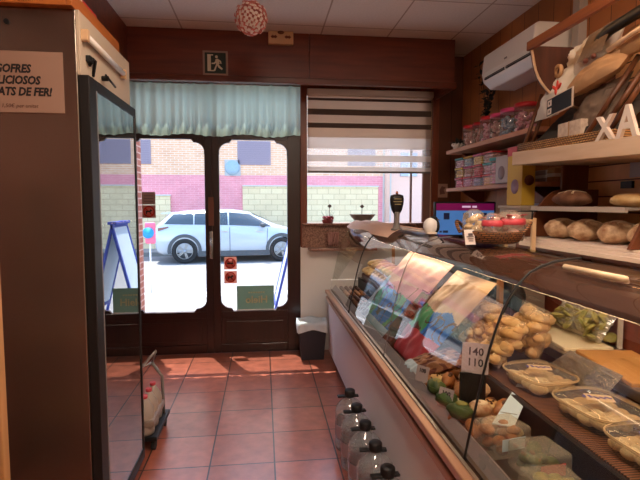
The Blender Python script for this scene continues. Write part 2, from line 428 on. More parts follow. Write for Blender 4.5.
dl = door('door_1', -1.41, -.513, .075, .072, 'left leaf of the dark wooden glazed door')
dr = door('door_2', -.513, .385, .073, .135, 'right leaf of the dark wooden glazed door')
h = MB(); h.box(-.548,4.99,.99,-.512,5.0,1.27); hp = h.build('handle_plate', 'chrome', dr, True, .004)
MB().tube([(-.53,4.99,1.10),(-.53,4.955,1.10),(-.53,4.955,1.20),(-.53,4.99,1.20)], .008).build('pull_handle', 'chrome', hp, True)
MB().box(-.552,4.994,1.33,-.498,5.0,1.62).build('lock_plate', M('brown_lock_plate', (112,62,44), .5), dr, True, .003)

# stickers and card on the door glass
def sticker(name, x0, z0, x1, z1, lab, cat, mats, art=None, y=5.016):
    t = thing(name, lab, cat, ((x0+x1)/2, y, z0))
    MB().box(x0,y,z0,x1,y+.004,z1).build('card', mats[0], t, True)
    if art: art(t, (x0+x1)/2, (z0+z1)/2, (x1-x0)/2, y)
    return t
def nosmoke(t, cx, cz, r, y):
    b = MB(); n = 28
    for ro, ri in ((r*.86, r*.68),):
        for i in range(n):
            a0, a1 = 2*PI*i/n, 2*PI*(i+1)/n
            b.add([(cx+q*math.cos(a), yy, cz+q*math.sin(a)) for yy in (y-.0012, y) for a in (a0,a1) for q in (ri,ro)],
                  [(0,1,3,2),(4,6,7,5),(1,5,7,3),(0,2,6,4)])
    R = rot(0, PI/4, 0)
    b.obox((cx,y-.0006,cz), (r*1.5,.0012,r*.17), R)
    b.build('prohibition_ring', 'stickred', t, True)
def cig(t, cx, cz, r, y):
    MB().lathe([(0,0),(r*.8,0),(r*.8,.0005)], (cx,y-.0001,cz), 24, R=rot(PI/2)).build('disc', M('sticker_disc', (196,96,84), .6), t, True)
    nosmoke(t, cx, cz, r, y-.0006)
    b = MB().box(cx-r*.5,y-.002,cz-r*.12,cx+r*.45,y-.0008,cz+r*.08); b.tube([(cx+r*.3,y-.0015,cz+r*.1),(cx+r*.42,y-.0015,cz+r*.3),(cx+r*.3,y-.0015,cz+r*.48)], r*.04)
    b.build('cigarette_pictogram', 'ink', t, True)
def dog(t, cx, cz, r, y):
    MB().lathe([(0,0),(r*.8,0),(r*.8,.0005)], (cx,y-.0001,cz), 24, R=rot(PI/2)).build('disc', M('sticker_disc', (196,96,84), .6), t, True)
    nosmoke(t, cx, cz, r, y-.0006)
    pts = [(-.45,.05),(-.5,.3),(-.4,.12),(.1,.12),(.2,.34),(.3,.3),(.48,.2),(.44,.1),(.3,.06),(.25,-.1),(.27,-.4),(.16,-.4),(.12,-.1),(-.25,-.1),(-.3,-.4),(-.42,-.4)]
    MB().prism([(cx+px*r, cz+pz*r) for px,pz in pts], 'y', y-.002, y-.0008).build('dog_pictogram', 'ink', t, True)
sticker('sticker', -.405,.875,-.276,1.003, 'red no-smoking sticker on the right door glass, upper of the pair above the green card', 'sticker', ['stickerpink'], cig)
sticker('sticker', -.405,.73,-.276,.858, 'red no-dogs sticker on the right door glass, just above the green card', 'sticker', ['stickerpink'], dog)
def bars(t, cx, cz, r, y):
    b = MB()
    for k in range(3): b.box(cx-r*.7,y-.0015,cz-r*.5+k*r*.42,cx+r*.7,y,cz-r*.42+k*r*.42)
    b.build('print_lines', M('faded_print', (110,84,78), .7), t, True)
sticker('sticker', -1.206,1.545,-1.075,1.67, 'grey sticker with faded lines on the left door glass', 'sticker', ['sticker'], bars)
sticker('sticker', -1.206,1.41,-1.075,1.538, 'brownish pink no-dogs sticker on the left door glass, under the grey one', 'sticker', [M('faded_sticker', (176,120,108), .6)], dog)
cs = sticker('hanging_card', -.278,.452,.106,.70, 'grey-green card with pale lettering low on the right door glass', 'sign', ['greensign'])
MB().text('Hielo', .105, lambda x,y,z: (-.075-x, 5.0155-z, .52+y), 0, .002).build('lettering', 'goldtext', cs, True)
bb = MB()
for k in range(7): bb.box(-.16+k*.025,5.0145,.622,-.142+k*.025,5.0165,.636)
bb.build('small_print', 'goldtext', cs, True)
MB().box(-.278,5.0145,.442,.106,5.021,.454).build('white_edge', 'white', cs, True)

# ------------------------------------------------------------------ curtain valance over the doors
def cfn(u, v):
    x = -1.40 + 1.785*u
    f = math.sin(u*2*PI*21 + 1.3*math.sin(u*17)) * .016 + .012*math.sin(u*2*PI*9+1)
    z0 = 2.235 + .012*math.sin(u*2*PI*3.2+.5) + .004*math.sin(u*2*PI*21)
    z1 = 2.752 - .006*abs(math.sin(u*2*PI*11))
    return (x, 4.965 + .8*f*(1-.55*v) , z0 + (z1-z0)*v)
ct = thing('curtain_valance', 'pale teal gathered curtain hanging across the top of the doors', 'curtain', (-.51,4.95,2.24))
MB().grid(cfn, 340, 10).build('cloth', 'curtain', ct, True)
MB().cyl((-1.41,4.965,2.74),(.39,4.965,2.74),.008).build('rod', 'alu', ct, True)

# ------------------------------------------------------------------ window
w1 = bpy.data.objects.new('window_1', None); C.objects.link(w1); w1.location = (1.12,YF,1.35); struct(w1)
MB().box(.385,4.975,1.10,.455,5.06,2.78).build('frame_post', 'framewood', w1, True, .004)
MB().box(1.79,4.985,1.352,1.86,5.06,2.78).build('frame_post', 'framewood', w1, True, .004)
MB().box(.455,4.985,2.72,1.79,5.06,2.78).build('frame_head', 'framewood', w1, True, .004)
MB().box(1.565,5.02,1.352,1.585,5.05,2.72).box(1.70,5.02,1.352,1.79,5.05,2.72).build('sash', M('brown_sash', (130,96,84), .4), w1, True, .003)
MB().box(.455,5.035,1.352,1.70,5.04,2.72).build('glass_pane', 'glass', w1, True)

# zebra roller blind
rb = thing('roller_blind', 'striped day-and-night roller blind half lowered over the shop window', 'blind', (1.12,4.99,2.72))
MB().box(.455,4.95,2.655,1.785,5.0,2.72).build('head_rail', 'blindtan', rb, True, .006)
bl = MB()
def strip(z0, z1, mi, y=4.985): bl.box(.46,y,z0,1.775,y+.0015,z1,mi)
def zpix(v):   # blind heights measured by eye, linear in the picture
    return 2.655 - (v-96)*(2.655-1.89)/(172-96)
for a, b, k in ((96,98,0),(98,100.5,1),(100.5,109,0),(109,115,1),(115,123,0),(123,128,1),(128,137.5,0),(137.5,149,2),(149,155.5,3),(155.5,162,2),(162,167.5,3),(167.5,172,2)):
    strip(zpix(b), zpix(a), k)
bl.build('fabric', ['blindtan','blinddark','blindwhite','blindsheer'], rb, True)
MB().box(.46,4.978,1.872,1.775,4.994,1.892).build('bottom_bar', 'greyp', rb, True, .003)
ch = MB()
for k in range(60): ch.ell((1.765,4.955,2.64-k*.0215), (.005,.005,.0085), None, 6, 4)
ch.build('bead_chain', 'beige', rb, True)

# ------------------------------------------------------------------ signs on the fascia, ceiling ornament
ex = thing('exit_sign', 'square emergency exit sign with running figure on the wooden fascia', 'sign', (-.41,4.49,2.70))
MB().box(-.522,4.484,2.698,-.302,4.5,2.914).build('frame', M('sign_rim', (150,126,110), .5), ex, True, .003)
MB().box(-.504,4.482,2.716,-.320,4.49,2.896).build('panel', 'signgreen', ex, True)
def E_(x, z): return (-.412 + x*.092, 2.806 + z*.09)
b = MB()
for pts in ([(-.75,-.8),(-.75,.82),(-.2,.82),(-.2,.72),(-.42,.72),(-.42,-.8)],
            [(-.42,-.8),(-.1,-.8),(-.1,-.7),(-.42,-.7)],
            [(.02,.35),(.28,.42),(.42,-.05),(.22,-.18),(-.02,.05)],
            [(.22,-.02),(.46,-.3),(.72,-.55),(.6,-.66),(.28,-.42),(.12,-.1)],
            [(.1,-.05),(.2,-.15),(.1,-.45),(-.02,-.78),(-.18,-.74),(-.04,-.42)],
            [(.1,.3),(-.12,.02),(-.36,.0),(-.36,-.1),(-.05,-.1),(.15,.15)],
            [(.28,.38),(.55,.2),(.6,-.05),(.5,-.08),(.44,.12),(.28,.2)]):
    b.prism([E_(*p) for p in pts], 'y', 4.479, 4.482)
b.lathe([(0,0),(.0125,0),(.0125,.003),(0,.003)], (E_(.12,.6)[0],4.482,E_(.12,.6)[1]), 14, R=rot(PI/2))
b.build('running_figure', 'lumin', ex, True)
em = thing('emergency_light', 'beige emergency lamp box at the top of the fascia', 'emergency light', (.17,4.48,2.985))
MB().box(.06,4.45,2.985,.285,4.5,3.098).build('housing', 'beige', em, True, .006)
for sx in (-1,1):
    cx = .1725+sx*.062; b = MB()
    b.prism([(cx-.02,3.035),(cx+.02,3.035),(cx+.02,3.055),(cx-.02,3.055)], 'y', 4.447, 4.45)
    b.prism([(cx-.012*1,3.028),(cx-.012,3.062),(cx-.03,3.045)], 'y', 4.447, 4.45); b.prism([(cx+.012,3.028),(cx+.03,3.045),(cx+.012,3.062)], 'y', 4.447, 4.45)
    b.build('arrow_mark', M('brown_mark', (120,60,40), .6), em, True)
MB().lathe([(0,0),(.03,0),(.03,.004),(0,.008)], (.1725,4.448,3.082), 16, R=rot(PI/2), sy=.5).build('sensor', M('brown_dot', (120,70,50), .5), em, True)
pp = thing('paper_pompom', 'pink and white paper pompom hanging from the ceiling', 'pompom', (-.072,3.5,2.845))
pb = MB(); N = 210
for i in range(N):
    zz = 1-2*(i+.5)/N; ph = i*2.399963; r = math.sqrt(1-zz*zz)
    d = Vector((r*math.cos(ph), r*math.sin(ph), zz)); q = d.to_track_quat('Z','Y')
    R = q.to_matrix(); L = .108*(1+.10*math.sin(i*1.7))
    vs = [R @ Vector((.004*math.cos(k*PI/2),.004*math.sin(k*PI/2),.03)) for k in range(4)] + [R @ Vector((.0150*math.cos(k*PI/2+.4),.0150*math.sin(k*PI/2+.4),L)) for k in range(4)]
    pb.add(vs, [(k,(k+1)%4,4+(k+1)%4,4+k) for k in range(4)], False, 0); pb.add([v for v in vs[4:]], [(0,1,2,3)], False, 1)
pb.ell((0,0,0),(.05,.05,.05),None,16,10)
pb.build('petals', ['pompink','pomwhite'], pp)
MB().cyl((0,0,.08),(0,0,.254),.0015,None,6).build('thread', 'white', pp)

# ------------------------------------------------------------------ fridge on the left
fg = thing('display_fridge', 'tall steel display fridge with a black framed glass door, bare lamp header', 'fridge', (-1.07,2.43,0))
x0, x1, y0, y1 = -1.40, -.742, 2.095, 2.84
b = MB()
b.box(x0,y0,.06,x1,y0+.035,2.33); b.box(x0,y1-.035,.06,x1,y1,2.33); b.box(x0,y0+.035,.06,x0+.04,y1-.035,2.33)
b.box(x0+.04,y0+.035,.06,x1,y1-.035,.16); b.box(x0+.04,y0+.035,2.05,x1-.03,y1-.035,2.09); b.box(x0+.04,y0+.035,2.295,x1-.02,y1-.035,2.33)
b.build('cabinet', 'steel', fg, True, .004)
MB().box(x0+.04,y0+.036,.16,x0+.05,y1-.036,2.05).build('liner', M('fridge_liner', (60,60,60), .6), fg, True)
MB().box(x1-.004,y0+.004,2.075,x1+.012,y1-.006,2.33).build('header_panel', M('header_cream', (196,180,158), .5), fg, True, .002)
tb = MB().cyl((-.715,2.14,2.238),(-.715,2.655,2.225),.013).build('lamp_tube', 'tube', fg, True)
for y, z in ((2.125,2.239),(2.668,2.224)):
    MB().box(-.732,y-.012,z-.024,-.702,y+.012,z+.022).build('lamp_holder', 'beige', fg, True, .003)
MB().tube([(-.728,2.19,2.135),(-.712,2.20,2.165),(-.712,2.225,2.165),(-.728,2.235,2.10)], .007).box(-.735,2.16,2.145,-.712,2.20,2.17).build('wire_clip', 'blackp', fg, True)
MB().cyl((-.728,2.36,2.125),(-.70,2.36,2.125),.012).cyl((-.70,2.32,2.13),(-.70,2.46,2.11),.005).build('latch', 'blackp', fg, True)
for xx in (x0+.05, x1-.05):
    for yy in (y0+.05, y1-.05): MB().cyl((xx,yy,0),(xx,yy,.06),.02).build('foot', 'blackp', fg, True)
df = MB(); fx0, fx1, fy0, fy1, fz0, fz1 = -.74, -.70, 2.10, 2.825, .07, 2.075
df.box(fx0,fy0,fz0,fx1,fy0+.085,fz1); df.box(fx0,fy1-.022,fz0,fx1,fy1,fz1); df.box(fx0,fy0+.085,fz1-.045,fx1,fy1-.022,fz1); df.box(fx0,fy0+.085,fz0,fx1,fy1-.022,fz0+.06)
dd = df.build('door', 'blackp', fg, True, .003)
MB().box(-.712,fy0+.08,fz0+.055,-.705,fy1-.018,fz1-.04).build('glass_pane', 'fridgeglass', dd, True)
MB().box(-.7055,fy0+.085,fz0+.06,-.7,fy0+.097,fz1-.045).build('seal', 'greyp', dd, True)
for z in (.5,.88,1.26,1.64):
    b = MB()
    for k in range(12): b.cyl((x0+.06,y0+.06+k*.062,z),(x1-.06,y0+.06+k*.062,z),.003,None,6)
    for xx in (x0+.08,x1-.08): b.cyl((xx,y0+.04,z-.004),(xx,y1-.04,z-.004),.004,None,6)
    b.build('wire_shelf', M('shelf_wire', (70,70,70), .5, .5), fg, True)
MB().cyl((-1.0,y0-.001,2.27),(-1.0,y0-.008,2.27),.01).build('screw_cap', 'blackp', fg, True)

# notice taped to the side
nt_ = thing('paper_notice', 'beige paper notice with bold black lettering on the fridge side', 'notice', (-.96,2.09,1.89))
yy = 2.0905
MB().box(-1.27,yy,1.917,-.795,yy+.003,2.157).build('sheet', 'paper', nt_, True)
for s, z, xr, sz in (('GOFRES',2.074,-.919,.047),('DELICIOSOS',2.029,-.885,.047),('ACABATS DE FER!',1.984,-.842,.047)):
    MB().text(s, sz, lambda x,y,zz,z=z,xr=xr: (xr+x*.80, yy-.0005-zz, z+y*.95), 0, .0018, .2, 'RIGHT').build('lettering', 'ink', nt_, True)
MB().text('a 1,50€ per unitat', .021, lambda x,y,zz: (-.895+x, yy-.0005-zz, 1.936+y), 0, 0, .2, 'RIGHT').build('small_lettering', M('faded_ink', (96,60,46), .7), nt_, True)

# crate on the fridge
cr = thing('wooden_tray', 'open orange-brown wooden tray on top of the fridge', 'tray', (-1.05,2.4,2.331))
cw = wood('tray_wood', (190,112,48), (160,86,34), 'y', .45)
MB().box(-.762,2.06,2.331,-.742,2.70,2.392).build('front_board', cw, cr, True, .002)
MB().box(-1.28,2.06,2.331,-1.26,2.70,2.392).build('back_board', cw, cr, True, .002)
MB().box(-1.26,2.06,2.331,-.762,2.08,2.392).build('side_board', cw, cr, True, .002)
MB().box(-1.26,2.68,2.331,-.762,2.70,2.392).build('side_board', cw, cr, True, .002)
MB().box(-1.26,2.08,2.331,-.762,2.68,2.339).build('base_board', cw, cr, True)
rd = thing('red_package', 'glossy red package lying in the wooden tray on the fridge', 'package', (-.85,2.38,2.34))
MB().box(-.93,2.2,2.34,-.785,2.5,2.455).build('carton', 'red', rd, True, .008)
MB().box(-.932,2.26,2.40,-.783,2.30,2.457).build('label_band', 'white', rd, True)

# light wood rack at the left edge of view
rk = thing('wooden_rack', 'light wooden rack upright standing in front of the fridge at the far left', 'rack', (-1.0,1.05,0))
rw = wood('rack_wood', (180,134,88), (160,116,72), 'z', .5)
for xx in (-1.40,-.650):
    for y in (.82,1.185): MB().box(xx,y,0,xx+.03,y+.03,1.69).build('post', rw, rk, True, .003)
for z in (.25,.72,1.17,1.62):
    MB().box(-1.39,.83,z,-.625,1.20,z+.018).build('shelf', rw, rk, True, .002)
MB().ell((-.617,1.18,1.672),(.014,.014,.012)).build('knob', 'yellow', rk, True)

# small folded trolley with wrapped pack beside the fridge
tr = thing('hand_trolley', 'small black trolley with a grey triangular handle beyond the fridge', 'trolley', (-.80,3.15,0))
MB().box(-1.0,3.0,.07,-.67,3.42,.10).build('platform', 'blackp', tr, True, .005)
MB().tube([(-.70,3.36,.10),(-.705,3.36,.36),(-.77,3.36,.46)], .011).build('stem', 'greyp', tr, True)
MB().tube([(-.77,3.36,.46),(-.85,3.36,.42),(-.74,3.36,.54),(-.77,3.36,.46)], .010).build('handle', M('trolley_grip', (176,170,166), .4, .3), tr, True)
for xx in (-.97,-.70):
    for y in (3.05,3.37): MB().cyl((xx-.012,y,.035),(xx+.012,y,.035),.035).build('wheel', 'tyre', tr, True)

pk = thing('drink_pack', 'shrink-wrapped taupe pack with a red top label on the trolley', 'drink pack', (-.83,3.18,.10))
b = MB()
for i in range(3):
    for j in range(2):
        c = (-.925+j*.15+.02, 3.07+i*.115, .10)
        b.lathe([(.0,0),(.055,.0),(.058,.02),(.058,.13),(.052,.165),(.025,.21),(.02,.225),(0,.225)], c, 16)
b.build('bottles', M('milky_bottle', (166,152,140), .35), pk, True)
MB().box(-.975,3.01,.155,-.69,3.365,.20).build('wrap_band', M('taupe_film', (140,124,112), .3), pk, True, .01)
b = MB()
for i in range(3):
    for j in range(2): MB().cyl((-.905+j*.15,3.07+i*.115,.322),(-.905+j*.15,3.07+i*.115,.345),.019).build('bottle_cap', 'redprint', pk, True)
# ------------------------------------------------------------------ display counter
CY0, CY1 = .40, 4.70
dc = thing('display_counter', 'long bakery display counter with white front, curved glass and brown wooden top', 'display counter', (1.0,2.5,0))
MB().box(.645,CY0,.08,.665,CY1,.63).box(.665,CY1-.02,.08,1.27,CY1,.80).box(.665,CY0,.08,1.27,CY0+.02,.80).build('front_panel', M('counter_white', (238,234,234), .35), dc, True, .003)
MB().box(.68,CY0+.02,0,1.25,CY1-.02,.08).build('plinth', 'blackp', dc, True)
MB().box(.612,CY0,.605,.66,CY1,.640).build('lower_rail', 'rail', dc, True, .006)
MB().box(.622,CY0,.646,.655,CY1,.662).box(.606,CY0,.668,.66,CY1,.700).build('upper_rail', 'rail', dc, True, .005)
MB().box(.640,CY0,.700,.652,CY1,.707).build('rail_edge', 'alu', dc, True)
MB().prism([(.668,.70),(.70,.70),(.715,.745),(.705,.75)], 'y', CY0+.02, CY1-.02).build('price_rail', M('price_rail_grey', (128,116,112), .4), dc, True)
MB().box(.66,CY0+.02,.66,.945,CY1-.02,.712).build('lower_deck', 'deck', dc, True)
MB().box(.935,CY0+.02,.66,.947,CY1-.02,.822).build('step_face', 'blackp', dc, True)
MB().box(.947,CY0+.02,.78,1.27,CY1-.02,.822).build('upper_deck', 'deck', dc, True)
prof = [(.658,.700),(.678,.80),(.70,.904),(.718,.99),(.737,1.071),(.757,1.138),(.778,1.197),(.797,1.238),(.818,1.269),(.842,1.299),(.868,1.324),(.907,1.345),(.954,1.360),(1.0,1.366),(1.05,1.370)]
seams = [CY0, 1.474, 2.56, 3.66, CY1]
for a, b_ in zip(seams[:-1], seams[1:]):
    g = MB(); n = len(prof)
    g.grid(lambda u, v, a=a, b_=b_: (prof[round(v*(n-1))][0], a+.004+(b_-a-.008)*u, prof[round(v*(n-1))][1]), 1, n-1)
    g.build('glass_pane', 'caseglass', dc, True)
for i, y in enumerate(seams[1:4]):
    MB().tube([(px-.002, y, pz+.001) for px,pz in prof], .0042 if i != 1 else .0022, 6).build('glass_seam', 'blackp' if i != 1 else 'greyp', dc, True)
MB().prism(prof + [(1.05,1.28),(.70,.75)], 'y', CY1-.008, CY1-.002).build('end_glass', 'caseglass', dc, True)
sl = MB(); sec = [(.872,1.268),(.872,1.286),(.905,1.318),(.95,1.343),(1.0,1.352),(1.085,1.356),(1.085,1.268)]
sl.prism(sec, 'y', CY0+.01, CY1-.02)
sl.build('counter_top', 'slab', dc, True, .003)
MB().cyl((.96,.55,1.253),(.96,2.2,1.253),.012).build('lamp_tube', 'warmlamp', dc, True)
MB().cyl((.96,2.35,1.253),(.96,4.5,1.253),.012).build('lamp_tube', 'lampon', dc, True)
for y in (.62,2.42,3.4,4.55):
    MB().box(1.245,y-.016,.822,1.27,y+.016,1.268).build('back_post', wood('post_wood', (190,130,72), (166,106,54), 'z', .4), dc, True, .002)
MB().box(1.25,CY0+.02,1.235,1.27,CY1-.02,1.268).build('back_rail', 'greyp', dc, True)

# things on the counter top --------------------------------------------------
ps = thing('wrapping_paper', 'pale pink wrapping paper sheet curling over the far end of the counter', 'paper', (.9,4.1,1.372))
def pfn(u, v):
    x = .85 + .25*u; y = 3.15 + 1.52*v
    e = max(0, .28-u)/.28; z = 1.380 - .055*e**1.6 + .004*math.sin(v*13)*e
    if v > .82: z += .012*math.sin((v-.82)/.18*PI/2)*(.3+.7*math.sin(u*7)**2)
    return (x - .02*e - .03*math.sin(v*9)*e, y, z)
MB().grid(pfn, 24, 40).build('sheet', clothmat('pink_paper', (252,214,192), .2), ps, True)
sc = thing('beer_tap', 'black oval tap handle on a grey stem standing on the counter by the window', 'tap', (.905,3.2,1.372))
MB().lathe([(0,0),(.038,0),(.038,.008),(.026,.014),(.02,.05),(.019,.09),(.022,.125),(0,.125)], n=20).build('stem', 'greyp', sc)
MB().lathe([(0,.11),(.022,.112),(.036,.135),(.046,.175),(.049,.21),(.044,.236),(.02,.244),(0,.244)], n=28, sy=.55).build('badge', 'blackp', sc)
b = MB()
for k, w_ in ((.212,.025),(.194,.03),(.176,.022)): b.box(-w_,-.0285,k-.003,w_,-.0262,k+.003)
b.build('badge_marks', M('badge_gold', (150,140,100), .5), sc)
MB().lathe([(0,.24),(.008,.24),(.009,.255),(.005,.265),(0,.266)], n=12).build('top_knob', M('copper_knob', (170,100,70), .35, .6), sc)
tp = thing('price_strip', 'long white plastic price strip lying on the counter top by the tap', 'price strip', (.985,3.02,1.373))
MB().box(-.03,-.3,0,.03,.3,.012).build('strip', M('strip_cream', (222,206,188), .4), tp, False, .003)
b = MB(); [b.box(-.018,-.26+k*.04,.012,.018,-.26+k*.04+.018,.0128) for k in range(13)]
b.build('print_marks', M('strip_print', (170,150,136), .6), tp)
fgz = thing('bird_figurine', 'small white and black bird figurine beside the till monitor', 'figurine', (.995,2.78,1.372))
MB().ell((0,0,.048),(.044,.04,.048),None,20,14).build('body', 'white', fgz)
MB().ell((.02,.006,.085),(.026,.024,.022),None,16,10).ell((.036,.0,.045),(.018,.034,.04),None,14,10).build('dark_patch', 'blackp', fgz)
MB().cyl((.035,-.012,.086),(.052,-.02,.082),.006,.001,10).build('beak', M('figurine_beak', (120,90,60), .5), fgz)
MB().box(-.018,-.018,-.002,-.004,.01,.006).box(.004,-.018,-.002,.018,.01,.006).build('feet', 'beige', fgz)

def leafblade(b, p, d, L, w, sag=.3):
    d = Vector(d).normalized(); s = d.cross(Vector((0,0,1))); s = s.normalized() if s.length > .01 else Vector((1,0,0)); p = Vector(p); vs = []
    for i in range(6):
        t = i/5; q = p + d*L*t - Vector((0,0,sag*L*t*t)); ww = w*math.sin(PI*min(1,.12+t*.88))
        vs += [q - s*ww, q + Vector((0,0,-.2*ww)), q + s*ww]
    fs = []
    for i in range(5): fs += [(i*3,i*3+1,i*3+4,i*3+3),(i*3+1,i*3+2,i*3+5,i*3+4)]
    b.add(vs, fs, True)
ls = thing('reflection_strip', 'short pale strip shaped as a lamp reflection on the curved front edge of the counter top', 'strip', (.93,1.25,1.352))
MB().tube([(.93,1.385,1.356),(.93,1.13,1.356)], .0085, 10).build('strip', M('reflection_ivory', (236,206,164), .4), ls, True)  # solid strip added in place of a lamp's reflection on the glass
# basket with gift packs
bk = thing('wicker_basket', 'low oval brown wicker basket with loop handle on the counter top', 'basket', (1.055,2.12,1.372))
b = MB()
b.lathe([(0,.0),(.085,.0),(.10,.012),(.125,.055),(.13,.058),(.134,.052),(.11,.006),(.09,-.0005),(0,-.0005)], n=40, sx=1.0, sy=1.25, cap=False)
for k in range(5): b.tube([((.094+.0085*k)*math.cos(a*PI/18), 1.25*(.094+.0085*k)*math.sin(a*PI/18), .006+.0115*k) for a in range(36)], .006, 6, closed=True)
b.build('bowl', 'wicker', bk)
for ang in (-.62, 2.5):
    cx_, cy_ = .125*math.cos(ang), .156*math.sin(ang)
    tx, ty = -math.sin(ang), math.cos(ang)
    pth = [(cx_+tx*.062*math.cos(t)+math.cos(ang)*.03*math.sin(t), cy_+ty*.07*math.cos(t)+math.sin(ang)*.03*math.sin(t), .045+.05*math.sin(t)) for t in [i*PI/12 for i in range(13)]]
    MB().tube(pth, .0085, 8).build('loop_handle', 'wicker', bk)
def giftpack(loc, lab, rc, h, lid):
    g = thing('gift_pack', lab, 'gift pack', loc, 0, 'cellophane packs in the basket')
    MB().lathe([(0,0),(rc*.9,0),(rc,.01),(rc*1.02,h*.6),(rc*.9,h*.85),(rc*.35,h),(0,h)], n=20).build('wrap', 'cello', g)
    b = MB()
    for i in range(9): b.ell((rc*.5*math.cos(i*2.4),rc*.5*math.sin(i*2.4),.012+h*.082*i), (rc*.42,rc*.42,rc*.3), None, 10, 7, .2, i)
    b.build('sweets', lid[0], g)
    if lid[1]:
        b = MB(); n = 18
        b.lathe([(rc*1.03,h*.52),(rc*1.07,h*.56),(rc*1.05,h*.72),(rc*.9,h*.74)], n=n, cap=False)
        for i in range(6): leafblade(b, (rc*.7*math.cos(i*1.05),rc*.7*math.sin(i*1.05),h*.8), (math.cos(i*1.05),math.sin(i*1.05),.5), rc*.8, rc*.22)
        b.build('ribbon', lid[1], g)
    return g
giftpack((1.02,2.05,1.386), 'cellophane pack with red ribbon at the middle of the wicker basket', .044, .125, ('candyw','redprint'))
giftpack((1.12,2.085,1.386), 'largest red-ribboned cellophane pack, at the handle end of the basket', .066, .135, ('candyw','redprint'))
giftpack((1.005,2.21,1.386), 'plain cream cellophane pack at the far end of the basket', .052, .14, ('creamroll',None))
giftpack((.985,2.125,1.386), 'small cream cellophane pack sticking out low over the basket edge', .034, .07, ('creamroll',None))
pt = thing('price_tag', 'white price tag leaning on the front of the wicker basket', 'price tag', (.918,2.045,1.368), .12)
R = rot(-.25,0,0)
MB().obox((0,.008,.034),(.050,.002,.068), R).build('card', M('tag_white', (226,214,204), .6), pt)
b = MB()
b.obox((0,.002,.046),(.022,.001,.012), R); [b.obox((0,.0095-.0045*k-.004,.036-.009*k),(.034-.006*k,.001,.0035), R) for k in range(3)]
b.build('print', M('tag_print', (90,80,80), .7), pt)

# ------------------------------------------------------------------ water bottles along the front
wb = thing('water_bottle', 'large clear water bottle with black cap, farthest of the row, nearest the bin', 'water bottle', (.535,2.92,0), 0, 'row of water bottles on the floor')
pr = [(0,.0),(.075,.0),(.088,.008)]
for k in range(9):
    z = .02+k*.024; pr += [(.092,z),(.086,z+.008),(.092,z+.016)]
pr += [(.092,.245),(.084,.275),(.06,.305),(.036,.325),(.024,.335),(.024,.345)]
MB().lathe(pr, n=32, cap=False).build('body', 'bottle', wb)
MB().lathe([(0,.006),(.083,.006),(.083,.20),(0,.20)], n=24).build('water', glassmat('water', (232,240,244), 1.33), wb)
MB().lathe([(0,.338),(.032,.338),(.034,.345),(.033,.375),(.026,.382),(0,.383)], n=24).build('cap', 'blackp', wb)
MB().obox((-.012,.0,.340),(.135,.034,.012)).build('carry_handle', 'blackp', wb, False, .005)
MB().lathe([(.0935,.09),(.0935,.17)], n=32, cap=False).build('label', glassmat('bottle_label', (214,196,204), 1.3, .2, .35, (216,190,200)), wb)
for k, lab in enumerate(['second water bottle of the row counted from the bin', 'middle water bottle of the row of five on the floor', 'fourth water bottle of the row counted from the bin', 'nearest water bottle of the row, only its cap and shoulder in view']):
    dup(wb, (.535+.003*k, 2.92-.225*(k+1), 0), 'large clear ' + lab if k else 'large clear water bottle, second of the row counted from the bin', .1*math.sin(k*2+1))

# ------------------------------------------------------------------ bin
bn = thing('waste_bin', 'dark square waste bin with a pale blue liner by the door', 'bin', (.478,4.76,0))
def sq(w, d): return [(-w,-d),(w,-d),(w,d),(-w,d)]
b = MB()
lo, hi = sq(.112,.095), sq(.14,.115)
b.add([(x,y,.0) for x,y in lo]+[(x,y,.375) for x,y in hi]+[(x*.95,y*.95,.375) for x,y in hi]+[(x*.94,y*.94,.02) for x,y in lo],
      [(0,3,2,1)]+[(i,(i+1)%4,4+(i+1)%4,4+i) for i in range(4)]+[(4+i,4+(i+1)%4,8+(i+1)%4,8+i) for i in range(4)]+[(8+i,8+(i+1)%4,12+(i+1)%4,12+i) for i in range(4)]+[(12,13,14,15)])
b.build('bucket', 'binblack', bn, False, .006)
b = MB()
def lf(u, v):
    a = 2*PI*u; c, s = math.cos(a), math.sin(a)
    k = 1/max(abs(c),abs(s)); k = k*.82+.18
    sc_ = [1.08, 1.10, 1.07, .90, .84][round(v*4)]
    z = [.29+.02*math.sin(a*3), .345, .388+.01*math.sin(a*5), .375, .25][round(v*4)]
    w_ = 1+.025*math.sin(a*13+v*4)
    return (.14*c*k*sc_*w_, .115*s*k*sc_*w_, z)
b.grid(lf, 64, 4)
b.build('liner', 'liner', bn)

# ------------------------------------------------------------------ window sill things
fp = thing('flower_pot', 'crimson flowers in a low pot with a grey marker on the window sill', 'flower pot', (.665,4.95,1.352))
MB().lathe([(0,0),(.05,0),(.062,.03),(.064,.035),(.056,.035),(.05,.01),(0,.01)], n=20).build('pot', M('rose_pot', (140,70,70), .5), fp)
b = MB(); random.seed(3)
for i in range(46):
    a = random.uniform(0,2*PI); r = random.uniform(0,.058); b.ell((r*math.cos(a),r*math.sin(a),.036+random.uniform(0,.03)), (.014,.014,.010), None, 7, 5, .3, i)
b.build('blossoms', 'flower', fp)
b = MB()
for i in range(7):
    a = i*.9; b.cyl((.03*math.cos(a),.03*math.sin(a),.05),(.075*math.cos(a),.05*math.sin(a),.12+.01*(i%3)),.002,.0008,5)
b.build('stems', 'leaf', fp)
def marker(t, x, z0, z1, s):
    b = MB().cyl((x,0,z0),(x,0,z1),.0035,None,8)
    b.prism([(x-s,z1+s*.9),(x,z1),(x+s,z1+s*.9),(x,z1+s*1.9)], 'y', -.004, .004); b.build('marker', M('marker_brown', (96,76,72), .6), t)
marker(fp, .02, .03, .155, .023)
bw = thing('ceramic_bowl', 'wide grey ceramic bowl with a marker on the window sill', 'bowl', (1.03,4.94,1.352))
